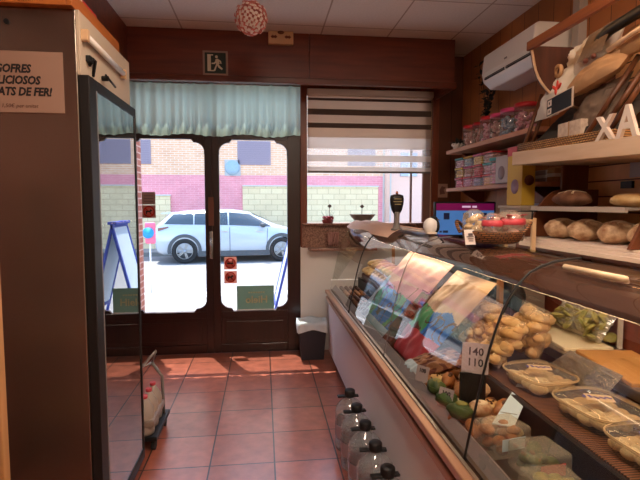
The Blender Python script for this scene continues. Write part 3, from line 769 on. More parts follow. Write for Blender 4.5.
MB().lathe([(0,0),(.065,0),(.07,.012),(.115,.06),(.135,.088),(.138,.092),(.13,.092),(.105,.06),(.06,.02),(0,.016)], n=36, sy=.75).build('bowl', 'stone', bw)
marker(bw, -.005, .02, .15, .024)
lc = thing('lace_bundle', 'bundle of pale crumpled lace in front of the granite sill', 'lace', (.72,4.90,1.10))
b = MB()
for i in range(8): b.tube([(.045*math.cos(i*.8+t*.6)*(1+.2*math.sin(i)),-.0+.02*math.sin(t*2),.02+.14*abs(math.sin(t*1.1+i*.4))) for t in [k*.35 for k in range(10)]], .008, 6)
b.build('lace', clothmat('lace_pink', (206,160,150), .3), lc)
# board under the lace so that it stands on something
sb = struct(MB().box(.46,4.80,1.075,1.16,4.98,1.10).build('trim_6', 'granite', bevel=.004))

# ------------------------------------------------------------------ small picture on the pier
pc = thing('picture_card', 'small pale picture card pinned to the wooden pier beside the window', 'card', (1.915,4.995,1.62))
MB().box(-.05,0,0,.055,.004,.145).build('card', M('card_rose', (176,140,118), .6), pc)
MB().prism([(-.03,.03),(.03,.04),(.01,.08),(.035,.11),(-.01,.12),(-.035,.08)], 'y', -.001, .0005).build('print', M('card_print', (120,80,70), .7), pc)

# ------------------------------------------------------------------ air conditioner
ac = thing('air_conditioner', 'white wall air conditioner high on the panelled right wall', 'air conditioner', (1.98,3.53,2.5))
ap = [(2.118,2.50),(2.118,2.785),(1.86,2.785),(1.835,2.765),(1.82,2.62),(1.835,2.555),(1.90,2.50)]
MB().prism(ap, 'y', 3.15, 3.92).build('body', 'whitegloss', ac, True, .012, 3)
for y0, y1 in ((3.19,3.52),(3.55,3.87)):
    MB().prism([(1.823,2.572),(1.8255,2.588),(1.84,2.588),(1.84,2.565)], 'y', y0, y1).build('air_slot', 'blackp', ac, True)
    MB().box(1.819,y0,2.575,1.824,y1,2.579).build('louvre', 'greyp', ac, True)
MB().box(1.8195,3.50,2.640,1.824,3.54,2.652).build('badge', 'greyp', ac, True)

# ------------------------------------------------------------------ far wall shelves
def wshelf(z0, z1, y0, y1, lab, x=1.80):
    t = thing('wall_shelf', lab, 'shelf', (1.96,(y0+y1)/2,z0))
    MB().box(x,y0,z0,2.12,y1,z1).build('board', 'pinkwood', t, True, .003)
    for y in (y0+.15, y1-.15): MB().prism([(2.119,z0-.16),(2.119,z0),(1.90,z0),(1.93,z0-.03),(2.09,z0-.13)], 'y', y-.01, y+.01).build('bracket', 'darkwood', t, True)
    return t
wshelf(2.035, 2.07, 3.08, 4.62, 'upper pink-edged wooden wall shelf carrying red-lidded jars')
wshelf(1.672, 1.703, 3.10, 4.60, 'lower pink-edged wooden wall shelf carrying stacked sweet tubs')
# jars
def jar(loc, r, h, lid, fill, lab, ridged=False):
    t = thing('sweet_jar', lab, 'jar', loc, 0, 'lidded jars on the upper wall shelf')
    p = [(0,0),(r*.94,0),(r,.01)]
    if ridged:
        for k in range(8): p += [(r,.015+k*.018),(r*.94,.023+k*.018)]
    p += [(r,h*.8),(r*.9,h*.86),(r*.86,h*.88)]
    MB().lathe(p, n=24, cap=False).build('jar', 'clear', t)
    MB().lathe([(0,h*.86),(r*.98,h*.86),(r*1.0,h*.89),(r*.98,h*.99),(r*.9,h),(0,h)], n=24).build('lid', lid, t)
    b = MB(); random.seed(int(loc[1]*100))
    for i in range(42):
        a = random.uniform(0,2*PI); q = r*.72*math.sqrt(random.random()); b.ell((q*math.cos(a),q*math.sin(a),.02+h*.6*i/42), (r*.22,r*.22,r*.18), None, 7, 5, .2, i)
    b.build('sweets', fill, t)
jar((1.885,4.25,2.07), .07, .19, 'red', 'candyw', 'tall ribbed clear jar with red lid, farthest along the upper shelf', True)
jar((1.90,4.08,2.07), .068, .19, 'red', 'candyw', 'clear jar with red lid and pale sweets, second from the window end')
jar((2.02,3.98,2.07), .07, .23, 'teal', 'candyp', 'teal-lidded jar standing behind the red-lidded ones')
jar((1.90,3.91,2.07), .078, .21, 'red', 'candyp', 'red-lidded jar of pink sweets in the middle of the upper shelf')
jar((1.90,3.73,2.07), .08, .20, 'pink', 'candyw', 'pink-lidded jar of white and pink sweets on the upper shelf')
jar((1.90,3.55,2.07), .085, .205, 'pink', 'candyb', 'pink-lidded jar of dark and blue sweets on the upper shelf')
jar((1.91,3.36,2.07), .085, .21, 'red', 'candyp', 'red-lidded jar nearest the wicker basket on the upper shelf')
pl = thing('potted_plant', 'small dark plant in a scalloped white pot at the window end of the upper shelf', 'plant', (1.88,4.52,2.07))
b = MB().lathe([(0,0),(.04,0),(.052,.045),(.054,.05),(.046,.05),(.04,.03),(0,.03)], n=20)
for i in range(10): b.ell((.052*math.cos(i*PI/5),.052*math.sin(i*PI/5),.05),(.014,.014,.014),None,8,6)
b.build('pot', 'whitegloss', pl)
b = MB(); random.seed(5)
for i in range(38):
    a = random.uniform(0,2*PI); e = random.uniform(.5,1.5)
    leafblade(b, (.015*math.cos(a),.015*math.sin(a),.035), (math.cos(a)*math.cos(e),math.sin(a)*math.cos(e),math.sin(e)), random.uniform(.07,.15), .010)
b.build('leaves', 'leaf', pl)
vs_ = thing('dried_branches', 'tall dark dried branches in a vase behind the jars', 'dried branches', (2.03,4.25,2.07))
MB().lathe([(0,0),(.035,0),(.05,.05),(.045,.12),(.025,.17),(.03,.19),(.024,.19),(.02,.16),(0,.15)], n=18).build('vase', 'blackp', vs_)
b = MB(); random.seed(8)
for i in range(9):
    a = random.uniform(0,2*PI); L = random.uniform(.35,.62); dx, dy = .05*math.cos(a)-.03, .22*math.sin(a)-.1
    P0 = [(dx*t*t, dy*t*t, .15+L*t) for t in [k/7 for k in range(8)]]; b.tube(P0, lambda t: .004*(1-.6*t), 5)
    for k in range(2,8):
        for s_ in (-1,1): leafblade(b, P0[k], (random.uniform(-.4,.1), s_*random.uniform(.4,1), random.uniform(.2,.8)), random.uniform(.05,.10), .014)
b.build('branches', 'leaf', vs_)
# sweet tubs
fills = ['candyr','candyy','candyp','candyw','candyb']
tubp = None; random.seed(11)
names_h = ['bottom','middle','top']; cols = ['first','second','third','fourth']
lidm = ['pink','red','teal','yellow']
for cidx in range(4):
    for lev in range(3):
        k = (cidx*2+lev) % 5; lm = lidm[(cidx+lev*3) % 4] if lev else 'red'
        t = thing('sweet_tub', '%s clear square sweet tub of the %s stack from the window on the lower shelf' % (names_h[lev], cols[cidx]), 'tub', (1.90,4.37-.195*cidx,1.703+.092*lev), 0, 'stacked sweet tubs')
        MB().box(-.075,-.082,0,.075,.082,.078).build('tub', 'clear', t, False, .008)
        MB().box(-.078,-.086,.076,.078,.086,.090).build('lid', lm, t, False, .004)
        b = MB()
        for i in range(5):
            for j in range(5):
                for q in range(3): b.ell((-.055+i*.0275+random.uniform(-.004,.004),-.062+j*.031,.014+q*.022),(.0155,.0165,.012),None,6,4)
        b.build('sweets', fills[k], t)
tb_ = thing('sweet_tub', 'tall teal-lidded tub of pale sweets next to the yellow box', 'tub', (1.88,3.60,1.703), 0, 'stacked sweet tubs')
MB().box(-.08,-.09,0,.08,.09,.19).build('tub', 'clear', tb_, False, .01)
MB().box(-.084,-.094,.188,.084,.094,.212).build('lid', 'teal', tb_, False, .005)
b = MB()
for i in range(4):
    for j in range(5):
        for q in range(6): b.ell((-.055+i*.035,-.065+j*.032,.018+q*.028),(.018,.017,.014),None,6,4)
b.build('sweets', 'candyp', tb_)
cp = thing('printed_box', 'tall grey box with a round printed motif beside the yellow box', 'box', (1.80,3.38,1.703))
MB().box(-.06,-.09,0,.06,.09,.20).build('carton', M('grey_lilac_carton', (176,166,170), .55), cp, False, .004)
MB().lathe([(0,0),(.05,0),(.05,.002),(0,.002)], (-.06,0,.075), 24, R=rot(0,-PI/2)).build('motif', M('motif_grey', (130,116,126), .6), cp)

# shelf below, yellow box, small crate
wb3 = thing('back_cabinet', 'dark wooden cabinet against the right wall below the wall shelves', 'cabinet', (1.85,3.8,0))
MB().box(1.62,3.05,0,2.11,4.62,1.19).build('body', 'darkwood', wb3, True, .004)
MB().box(1.59,3.03,1.19,2.115,4.64,1.225).build('top', 'darkwood', wb3, True, .004)
for k in range(3):
    d_ = MB().box(1.602,3.07+k*.52,.06,1.62,3.57+k*.52,1.16).build('cabinet_door', 'doorwood', wb3, True, .004)
    MB().cyl((1.588,3.53+k*.52,.62),(1.602,3.53+k*.52,.62),.012).build('knob', 'alu', d_, True)
yb = thing('yellow_box', 'tall yellow printed box with a red top beside the bread shelves', 'box', (1.78,3.17,1.54))
MB().box(-.045,-.09,0,.05,.11,.405).build('carton', 'yellow', yb, False, .003)
MB().box(-.0465,-.0915,.345,.0515,.1115,.407).build('top_band', 'redprint', yb)
MB().lathe([(0,0),(.05,0),(.05,.002),(0,.002)], (-.046,-.0,.13), 20, R=rot(0,-PI/2)).build('round_print', M('lilac_print', (150,120,140), .6), yb)
MB().lathe([(0,0),(.035,0),(.035,.002),(0,.002)], (.005,-.0925,.17), 20, R=rot(PI/2)).build('dark_print', 'brownprint', yb)
ys = thing('small_cabinet', 'low cream chest under the yellow box', 'cabinet', (1.80,3.17,1.225))
MB().box(-.10,-.15,0,.22,.14,.295).build('body', M('chest_cream', (206,190,170), .5), ys, False, .003)
MB().box(-.11,-.16,.295,.23,.15,.313).build('top', M('chest_cream_top', (206,190,170), .5), ys, False, .003)
MB().cyl((-.115,0,.15),(-.10,0,.15),.012).build('knob', 'alu', ys)
pcx = thing('letter_rack', 'small pale wooden rack behind the gift basket', 'rack', (1.38,2.75,1.20))
# monitor on the back cabinet
mo = thing('monitor', 'black till monitor with a magenta bar and blue page beside the bird figurine', 'monitor', (1.70,3.92,1.225), 0)
MB().box(-.27,-.015,.05,.27,.02,.345).build('case', 'blackp', mo, False, .006)
MB().box(-.255,-.0165,.066,.255,-.0145,.27).build('screen', 'screenblue', mo)
MB().box(-.255,-.0168,.27,.255,-.0147,.33).build('screen_header', 'screenpink', mo)
for xa, xb in ((-.03,.045),(.06,.10)): MB().box(xa,-.0185,.294,xb,-.0165,.31).build('header_mark', 'screenlight', mo)
for x in (-.19,-.02,.14): MB().box(x,-.0185,.195,x+.05,-.016,.25).build('page_picture', 'screenink', mo)
MB().box(-.225,-.0185,.085,-.205,-.016,.10).build('page_mark', 'screenink', mo)
MB().box(-.195,-.0185,.083,-.15,-.016,.102).build('page_mark', 'screenink', mo)
MB().box(-.03,.02,.0,.03,.04,.2).build('neck', 'blackp', mo)
MB().box(-.12,-.06,0,.12,.10,.012).build('foot', 'blackp', mo, False, .004)

# white little rack with hanging figure behind basket
b = MB()
for x in (-.085,.085): b.box(x-.012,-.01,0,x+.012,.01,.27)
b.box(-.085,-.008,.235,.085,.008,.262); b.box(-.085,-.008,.02,.085,.008,.04)
b.build('frame', 'beige', pcx, False, .002)
MB().box(-.10,-.012,.305,.10,-.004,.313).cyl((-.07,-.008,.262),(-.07,-.008,.31),.004).cyl((.07,-.008,.262),(.07,-.008,.31),.004).build('top_bar', 'blackm', pcx)
tt = thing('work_table', 'narrow steel work table behind the display counter', 'table', (1.44,2.2,0))
MB().box(1.29,1.15,.86,1.61,3.0,.90).build('table_top', 'alu', tt, True, .004)
for y in (1.55,1.96,2.37,2.8): MB().box(1.588,y-.008,.90,1.604,y+.008,1.25).build('gallery_post', M('post_grey', (196,186,170), .4), tt, True)
MB().box(1.586,1.5,1.245,1.606,2.85,1.265).build('gallery_rail', 'greyp', tt, True)
for x in (1.32,1.58):
    for y in (1.2,2.95): MB().box(x-.015,y-.015,0,x+.015,y+.015,.86).build('leg', 'alu', tt, True)
pcx.location = (1.47,2.62,.90+.30)
bx = thing('storage_box', 'dark box on the work table carrying the small pale rack', 'box', (1.47,2.62,.90))
MB().box(-.10,-.10,0,.11,.10,.30).build('carton', 'taupe', bx, False, .004)

# ------------------------------------------------------------------ bread shelf unit on the right
bu = thing('bread_shelf', 'wooden bread shelf unit with curved sides on the right wall', 'shelf unit', (1.85,2.2,0))
UY0, UY1 = 1.30, 2.93
pw = 'palewood'
MB().box(2.08,UY0,0,2.115,UY1,2.5).build('back_panel', 'plank', bu, True)
MB().prism([(1.62,.0),(1.62,1.30),(2.08,1.30),(2.08,.0)], 'y', UY0, UY1).build('lower_cabinet', 'darkwood', bu, True)
# ledge
MB().box(1.585,UY0,1.296,2.08,UY1-.10,1.318).box(1.60,UY0,1.318,2.08,UY1-.12,1.334).box(1.612,UY0,1.334,2.08,UY1-.14,1.348).build('ledge', M('ledge_white', (226,206,190), .5), bu, True, .003)
# wire rack shelf
b = MB()
b.box(1.64,2.02,1.510,1.655,2.80,1.536); b.box(2.05,2.02,1.510,2.065,2.80,1.536)
for k in range(40): b.box(1.65,2.03+k*.0195,1.520,2.06,2.038+k*.0195,1.533)
b.build('slatted_rack', M('rack_cream', (190,176,160), .5), bu, True)
# pale front shelf (slightly sagging board)
b = MB()
b.add([(1.60,UY1+.04,1.80),(1.60,UY1+.04,1.882),(2.08,UY1+.04,1.882),(2.08,UY1+.04,1.80),(1.60,UY0,1.740),(1.60,UY0,1.822),(2.08,UY0,1.822),(2.08,UY0,1.74)],
      [(0,1,2,3),(7,6,5,4),(0,4,5,1),(1,5,6,2),(2,6,7,3),(3,7,4,0)])
b.build('pale_shelf', pw, bu, True, .003)
# side panels
def side(y, pts, nm='curved_side', m_='warmwood'):
    MB().prism(pts, 'y', y-.011, y+.011).build(nm, wood('side_wood', (120,66,36), (96,50,26), 'z', .45), bu, True, .003)
cur = [(2.08,1.349),(2.08,1.64),(1.82,1.64),(1.775,1.625),(1.73,1.59),(1.69,1.54),(1.655,1.48),(1.625,1.42),(1.60,1.37),(1.59,1.349)]
side(2.80, cur); side(1.93, cur)
side(2.90, [(2.08,1.34),(2.08,1.80),(1.90,1.80),(1.90,1.34)], 'upright')
# top bracket with pale edge and top rail
arc = [(1.54,2.46),(1.555,2.40)] + [(1.56+.40*(1-math.cos(t)), 2.40-.30*math.sin(t)) for t in [PI/2*i/12 for i in range(1,13)]]
MB().prism(arc + [(2.08,2.10),(2.08,2.46)], 'y', 2.685, 2.705).build('top_bracket', wood('bracket_wood', (86,44,28), (66,34,22), 'z', .45), bu, True)
MB().tube([(x,2.684,z) for x,z in arc], .0075, 6).build('bracket_edge', pw, bu, True)
MB().box(1.528,UY0,2.435,1.556,2.712,2.487).build('top_rail', wood('top_rail_wood', (160,92,48), (128,66,32), 'y', .4), bu, True, .005)
MB().cyl((1.588,UY0+.1,2.474),(1.588,2.60,2.474),.011).build('lamp_tube', 'shelflamp', bu, True)
MB().box(1.556,UY0+.08,2.462,1.574,2.62,2.487).build('lamp_batten', 'greyp', bu, True)
for z in (1.66,1.575): MB().box(2.062,2.50,z-.02,2.08,2.585,z+.02).build('shelf_clip', 'blackp', bu, True)

wc = thing('notice_card', 'pale blue-grey square card on the plank back of the bread shelf', 'card', (2.078,2.43,1.72))
MB().box(2.072,2.36,1.70,2.079,2.53,1.845).build('card', M('card_bluegrey', (176,176,184), .6), wc, True)

# breads on the unit
def loaf(loc, r, rz, lab, mat='crust', score=True, group='loaves on the bread ledge', name='bread_loaf', tilt=0):
    t = thing(name, lab, 'bread', loc, rz, group)
    MB().ell((0,0,r[2]), r, rot(tilt,0,0), 24, 14, .12, len(lab)+int(loc[1]*50)).build('crumb', mat, t)
    if score:
        b = MB()
        for k in (-1,0,1):
            L = r[0]*.55; y0_ = k*r[1]*.45
            pth = [(-L+2*L*i/8, y0_+r[1]*.12*math.sin(i*.8), 0) for i in range(9)]
            pth = [(x, y, r[2]+r[2]*.985*math.sqrt(max(.05,1-(x/r[0])**2-(y/r[1])**2))) for x,y,_ in pth]
            b.tube(pth, .006, 6)
        b.build('scored_crust', M('flour_score', (226,204,170), .8), t)
    return t
labs = ['round floured loaf at the window end of the white bread ledge', 'second floured loaf along the white bread ledge', 'third floured loaf along the white bread ledge', 'fourth floured loaf, beside the near curved side of the ledge']
for i, y in enumerate((2.64,2.44,2.22,2.03)):
    loaf((1.745+.012*i,y,1.348), (.11,.082,.058), .3, labs[i], 'crust')
loaf((1.80,1.75,1.348), (.12,.085,.06), .2, 'floured loaf beyond the near curved side of the bread ledge', 'crust')
loaf((1.76,2.58,1.534), (.075,.14,.045), 0, 'dark oval loaf on the slatted rack', 'darkcrust', True, 'loaves on the slatted rack')
loaf((1.80,2.18,1.534), (.06,.12,.034), .1, 'golden pastry on the slatted rack, beside the dark loaf', 'gold', False, 'loaves on the slatted rack')
loaf((1.82,2.06,1.534), (.06,.06,.034), .4, 'small golden bun at the near end of the slatted rack', 'gold', False, 'loaves on the slatted rack')

def carton(loc, sx, sy, sz, mat, lab, stripe='white', name='carton', grp=None):
    t = thing(name, lab, 'box', loc, 0, grp)
    MB().box(-sx/2,-sy/2,0,sx/2,sy/2,sz).build('carton_body', mat, t, False, .004)
    MB().box(-sx/2-.0012,-sy/2-.0012,sz*.35,sx/2+.0012,sy/2+.0012,sz*.6).build('band', stripe, t)
    return t
carton((2.04,3.36,1.225), .13, .28, .16, 'taupe', 'grey-brown carton at the bottom of the stack behind the yellow box', 'darklabel' if 'darklabel' in mt else 'white')
carton((2.04,3.36,1.385), .12, .26, .10, 'brownprint', 'dark brown carton in the middle of the stack behind the yellow box', 'taupe')
carton((2.04,3.36,1.485), .12, .24, .07, 'cardgrey', 'lilac-grey carton on top of the stack behind the yellow box', 'white')
carton((2.04,3.30,1.703), .10, .16, .09, 'cardgrey', 'pale lilac packet on the lower wall shelf above the carton stack', 'white')
carton((2.04,3.16,1.703), .10, .09, .10, 'tanbag', 'tan packet at the near end of the lower wall shelf', 'white')
# ------------------------------------------------------------------ big reclining basket with bags on the pale shelf
def shz(y): return 1.882 - (2.97-y)*.0368
rb_ = thing('display_basket', 'long low wicker tray basket with dark lining on the pale bread shelf', 'basket', (1.80,2.50,shz(2.5)))
b = MB()
def slat(y0, y1, x0, x1, z0, z1): # box following the shelf slope
    b.add([(x,y,z+shz(y)) for y in (y0,y1) for x,z in ((x0,z0),(x1,z0),(x1,z1),(x0,z1))], [(0,1,2,3),(7,6,5,4),(0,4,5,1),(1,5,6,2),(2,6,7,3),(3,7,4,0)])
slat(2.10,2.94,1.632,1.660,.002,.048); slat(2.10,2.13,1.66,2.06,.002,.048); slat(2.91,2.94,1.66,2.06,.002,.048); slat(2.10,2.94,2.04,2.065,.002,.048)
slat(2.10,2.94,1.64,2.06,.001,.010)
for k in range(4): b.tube([(1.628,2.09+.86*i/10,shz(2.09+.86*i/10)+.010+.012*k) for i in range(11)], .0065, 6)
b.build('rim', 'wickerx', rb_, True)
MB().pillow((1.66,2.90,1.89),(1.66,2.14,1.87),(2.03,2.14,2.22),(2.03,2.90,2.24), .03, 24, 24, .02, 3).build('dark_lining', 'lining', rb_, True)
for y, dx in ((2.93,0),(2.90,.03)):
    MB().cyl((1.65+dx,y,1.89),(1.76+dx,y-.01,2.24),.012).build('cane_handle', 'stick', rb_, True)
for y, dx in ((2.34,0),(2.28,.03),(2.17,0)):
    MB().cyl((1.64+dx,y,1.87),(1.79+dx,y-.18,2.26),.013).build('cane_handle', 'stick', rb_, True)
def totebag(name, lab, quad, bulge, mat, wr=.015, logo=None, opening=None, handle=None, nu=26):
    c = [sum(q[i] for q in quad)/4 for i in range(3)]
    t = thing(name, lab, 'bag', (c[0],c[1],min(q[2] for q in quad)), 0, 'bags on the bread shelf')
    MB().pillow(*quad, bulge, nu, nu, wr, len(lab)).build('body', mat, t, True)
    if opening: MB().pillow(*opening[0], .012, 16, 16, .008, 2).build('opening', opening[1], t, True)
    if handle: MB().tube(handle[0], handle[1], 8).build('handle', handle[2], t, True)
    return t
# lower white bag with the red leaf mark
tb1 = totebag('cloth_bag', 'white cloth bag with a red leaf mark behind the chalkboard sign', [(1.68,2.86,2.06),(1.68,2.62,2.06),(1.78,2.56,2.36),(1.78,2.78,2.33)], .055, 'whitebag')
lg = MB()
for k,(dx,dz,a) in enumerate(((0,.022,0),(-.022,.008,.9),(.022,.008,-.9),(0,-.012,0))):
    lg.ell((1.618+.28*dz,2.545+dx,2.187+dz), (.006,.010,.024), rot(a,0,0), 10, 6)
lg.build('leaf_mark', 'redlogo', tb1, True)
tpb = totebag('paper_bag', 'long tan paper bag with two round holes lying above the chalkboard sign', [(1.70,2.66,2.13),(1.70,2.18,2.20),(1.80,2.16,2.34),(1.80,2.58,2.27)], .06, 'tanbag', .01)
for y_, z_ in ((2.40,2.297),(2.34,2.303)): MB().ell((1.683,y_,z_),(.012,.016,.014)).build('eyelet', 'brownprint', tpb, True)
totebag('fabric_bag', 'grey taupe fabric bag hanging open under the tan paper bag', [(1.72,2.60,1.96),(1.72,2.26,1.95),(1.80,2.20,2.20),(1.80,2.52,2.17)], .04, 'taupe', .02)
totebag('cloth_bag', 'white cloth bag with taupe mouth standing above the tan paper bag', [(1.76,2.64,2.26),(1.76,2.34,2.27),(1.84,2.32,2.47),(1.84,2.60,2.50)], .07, 'whitebag', .015, None, ([(1.70,2.50,2.31),(1.70,2.30,2.32),(1.74,2.28,2.46),(1.74,2.46,2.45)], 'taupe'))
totebag('cloth_bag', 'small white bundle with dark cord at the window end of the upper bags', [(1.80,2.80,2.32),(1.80,2.62,2.32),(1.84,2.60,2.47),(1.84,2.78,2.46)], .05, M('soft_white', (226,218,206), .8), .012)
totebag('paper_bag', 'tan bag with pale edge at the near end of the upper bags', [(1.74,2.30,2.26),(1.74,1.90,2.27),(1.82,1.86,2.40),(1.82,2.26,2.42)], .05, M('ochre_bag', (168,126,82), .75), .012)
tag(MB().tube([(1.74,2.42,2.38),(1.735,2.30,2.42),(1.74,2.10,2.44),(1.75,1.9,2.45)], .028, 10).build('rolled_strap', 'blackp'), 'dark rolled strap lying along the top of the upper bags', 'strap')
tag(MB().tube([(1.72,2.28,2.315),(1.70,2.10,2.335),(1.70,1.9,2.36)], .013, 8).build('wooden_rod', pw if False else 'palewood'), 'pale wooden rod lying over the near tan bag', 'rod')
tag(MB().lathe([(.022,-.008),(.038,-.008),(.038,.008),(.022,.008),(.022,-.008)], (1.70,2.66,2.315), 24, R=rot(0,PI/2,0), cap=False).build('wooden_ring', 'tanbag'), 'tan ring hanging at the side of the white bags', 'ring')
sgn = thing('chalkboard_sign', 'small black sign with white border and two white squares in front of the white bag', 'sign', (1.66,2.56,2.06))
R = rot(0,0,0)
def sp(y, z, d=0): return (1.645-d, y, z - .10*(y-2.56))
b = MB(); b.add([sp(2.68,2.06),sp(2.44,2.06),sp(2.44,2.165),sp(2.68,2.165)]+[sp(2.68,2.06,-.006),sp(2.44,2.06,-.006),sp(2.44,2.165,-.006),sp(2.68,2.165,-.006)], [(0,1,2,3),(7,6,5,4),(0,4,5,1),(1,5,6,2),(2,6,7,3),(3,7,4,0)])
b.build('border', M('sign_border', (206,190,172), .6), sgn, True)
MB().add([sp(2.672,2.066,.001),sp(2.448,2.066,.001),sp(2.448,2.159,.001),sp(2.672,2.159,.001)], [(0,1,2,3)]).build('board', 'blacksign', sgn, True)
b = MB()
for z in (2.072,2.118): b.add([sp(2.664,z,.002),sp(2.625,z,.002),sp(2.625,z+.034,.002),sp(2.664,z+.034,.002)], [(0,1,2,3)])
b.build('white_squares', M('sign_white', (214,200,186), .6), sgn, True)
b = MB()
for z in (2.082,2.128): b.add([sp(2.65,z,.003),sp(2.64,z,.003),sp(2.64,z+.014,.003),sp(2.65,z+.014,.003)], [(0,1,2,3)])
b.build('square_marks', 'ink', sgn, True)
lb = thing('pastry_box', 'small pale printed box standing in the wicker tray under the chalkboard sign', 'box', (1.71,2.50,shz(2.5)+.011))
MB().box(-.04,-.10,0,.05,.10,.125).build('carton', M('printed_cream', (214,196,174), .6, 0, (190,166,146), (40,40,40), 2), lb, False, .003)
MB().box(-.0415,-.004,0,.0,.004,.126).build('fold_line', 'tanbag', lb)
# letters
lx = thing('letter_x', 'standing white wooden letter X on the pale shelf', 'letter', (1.606,2.125,shz(2.125)+.004))
MB().text('X', .155, lambda x,y,z: (-.0+ z*14 , -x, y), 0, .004).build('letter', M('letter_white', (220,204,188), .6), lx, False)
la = thing('letter_a', 'standing white wooden letter A on the pale shelf, beside the X', 'letter', (1.606,1.985,shz(1.985)+.004))
MB().text('A', .195, lambda x,y,z: (z*14, -x*.9, y), 0, .005).build('letter', M('letter_white', (220,204,188), .6), la, False)
tag(loaf((1.80,1.93,shz(1.93)+.006), (.07,.11,.10), 0, 'bread in a cellophane bag behind the letter A', 'crust', False, None), 'floury bread bag shape standing behind the letter A', 'bread')

# ------------------------------------------------------------------ case contents
UD, LD = .823, .713
def price(loc, w, h, rz, txt, lab, tiltx=.25, mat='cardgrey'):
    t = thing('price_card', lab, 'price card', loc, rz, 'price cards in the counter')
    R = rot(-tiltx,0,0)
    MB().obox((0,h*.12,h/2), (w,.003,h), R).build('card', mat, t)
    n = len(txt)
    for i, s in enumerate(txt):
        MB().text(s, h*.36, lambda x,y,z,i=i: tuple(Vector((0,h*.12,h/2)) + R @ Vector((x,-.002-z, h*(.1-.36*i)+y))), 0, .0006).build('figures', 'ink', t)
    MB().box(-.004,h*.05,0,.004,h*.3,.02).build('clip', 'clear', t)
    return t
# printed bread bags leaning from the front deck up to the back
def printed(name, lab, quad, bulge, fn, mats, grp='printed bread bags in the counter', wr=.012, seed=1):
    c = [sum(q[i] for q in quad)/4 for i in range(3)]
    t = thing(name, lab, 'bread bag', (c[0],c[1],LD), 0, grp)
    MB().pillow(*quad, bulge, 84, 84, wr, seed, fn, 7).build('bag', mats, t, True)
    return t
def nz(u, v, s, f): return mnoise.noise(Vector((u*f, v*f, s)))
def pat1(u, v):          # u far->near along the counter, v bottom->top
    q = nz(u,v,2,3.2)
    if u < .16+.05*q and v < .62: return 3
    if v > .60+.10*q + .10*(u-.5): return 0
    if v < .10: return 3
    r = nz(u,v,9,2.6)
    if abs(nz(u,v,4,6)) < .05: return 5
    if v > .50+.08*q: return 4
    if r > .12: return 1
    if r > -.16: return 2
    return 1 if u > .55 else 2
def pat2(u, v):
    q = nz(u,v,5,3)
    if v > .56+.08*q: return 0
    if v < .30+.06*q: return 4
    if abs(nz(u,v,14,6)) < .05: return 5
    return 1 if u > .58+.3*q else 2
LB = 'printed bread bag with %s, leaning %s behind the counter glass'
printed('bread_bag', 'pink-topped bread bag with blue and green print behind the counter glass', [(.735,3.62,.722),(.735,2.80,.722),(1.04,2.52,1.215),(1.04,3.32,1.215)], .035, pat1, ['pinkfilm','blue','greenprint','lightblue','pinkprint','brownprint'])  # pink top and pale edge carry the street's reflection besides the print
printed('bread_bag', 'cream-topped bread bag with blue and green print next to the large price card', [(.745,2.74,.722),(.745,2.26,.722),(1.05,2.05,1.19),(1.05,2.50,1.19)], .04, pat2, ['creamfilm','blue','greenprint','lightblue','redprint','brownprint'], seed=5)  # cream top has the facade's reflection in its colour
def pat3(u, v): return 1 if (v < .22 and u > .1) else (2 if nz(u,v,3,8) > .1 else 0)
printed('cookie_bag', 'clear bag of brown cookies with white label below the cream-topped bread bag', [(.70,2.36,.735),(.70,2.12,.735),(.90,1.98,.86),(.90,2.20,.86)], .03, pat3, [M('cookie_brown', (150,104,74), .4), 'lightblue', 'brownprint'], seed=3)
printed('card_reflection', 'dark grey shape for the door card reflection at the far bottom corner of the counter glass', [(.70,3.66,.72),(.70,3.36,.72),(.83,3.26,.84),(.83,3.56,.84)], .02, (lambda u, v: 0), [M('dark_reflection', (70,74,72), .3)], seed=6)  # solid shape stands in for the green door card's reflection
# dark chocolate boxes between the two printed bags
for i, (x, y, z) in enumerate(((.76,2.735,.716),(.80,2.70,.80),(.86,2.66,.88),(.92,2.62,.96))):
    t = thing('chocolate_box', ['lowest', 'second lowest', 'second highest', 'topmost'][i] + ' dark chocolate box in the slanting column between the two printed bags', 'box', (x,y,z), .3, 'dark chocolate boxes')
    MB().obox((0,0,.03), (.10,.13,.055), rot(0,-.75,0)).build('carton', 'choc', t, False, .004)
    MB().obox((-.024,0,.052), (.06,.09,.004), rot(0,-.75,0)).build('picture', M('choc_picture', (130,70,44), .4, 0, (70,34,24), (30,30,30)), t)
# wooden riser carrying the far baguettes
rs = thing('wooden_riser', 'low dark wooden riser under the far baguettes', 'riser', (1.08,4.1,UD))
MB().box(.96,3.55,UD,1.22,4.62,UD+.05).build('board', 'darkwood', rs, True, .004)
random.seed(21)
for i in range(9):
    y = 3.60+i*.115; x = 1.06
    t = thing('baguette', 'golden baguette lying crosswise at the far end of the counter', 'bread', (x,y,UD+.05), .35+random.uniform(-.12,.12), 'baguettes at the far end')
    MB().ell((0,0,.042),(.135,.05,.042),None,22,12,.08,i).build('crumb', 'gold', t)
    b = MB()
    for k in range(4): b.tube([(-.09+.055*k+.03*q, -.03+.06*q, .042+.043*math.sqrt(max(.1,1-((-.09+.055*k+.03*q)/.135)**2-((-.03+.06*q)/.05)**2))) for q in (0,.25,.5,.75,1)], .005, 5)
    b.build('scores', M('score_pale', (238,204,146), .7), t)
for i in range(7):
    y = 3.66+i*.13; t = thing('baguette', 'golden baguette resting on top of the others at the far end of the counter', 'bread', (1.08,y,UD+.125), .45+random.uniform(-.1,.1), 'upper baguettes at the far end')
    MB().ell((0,0,.04),(.12,.048,.04),None,20,12,.08,i+30).build('crumb', 'crust' if i % 2 else 'gold', t)
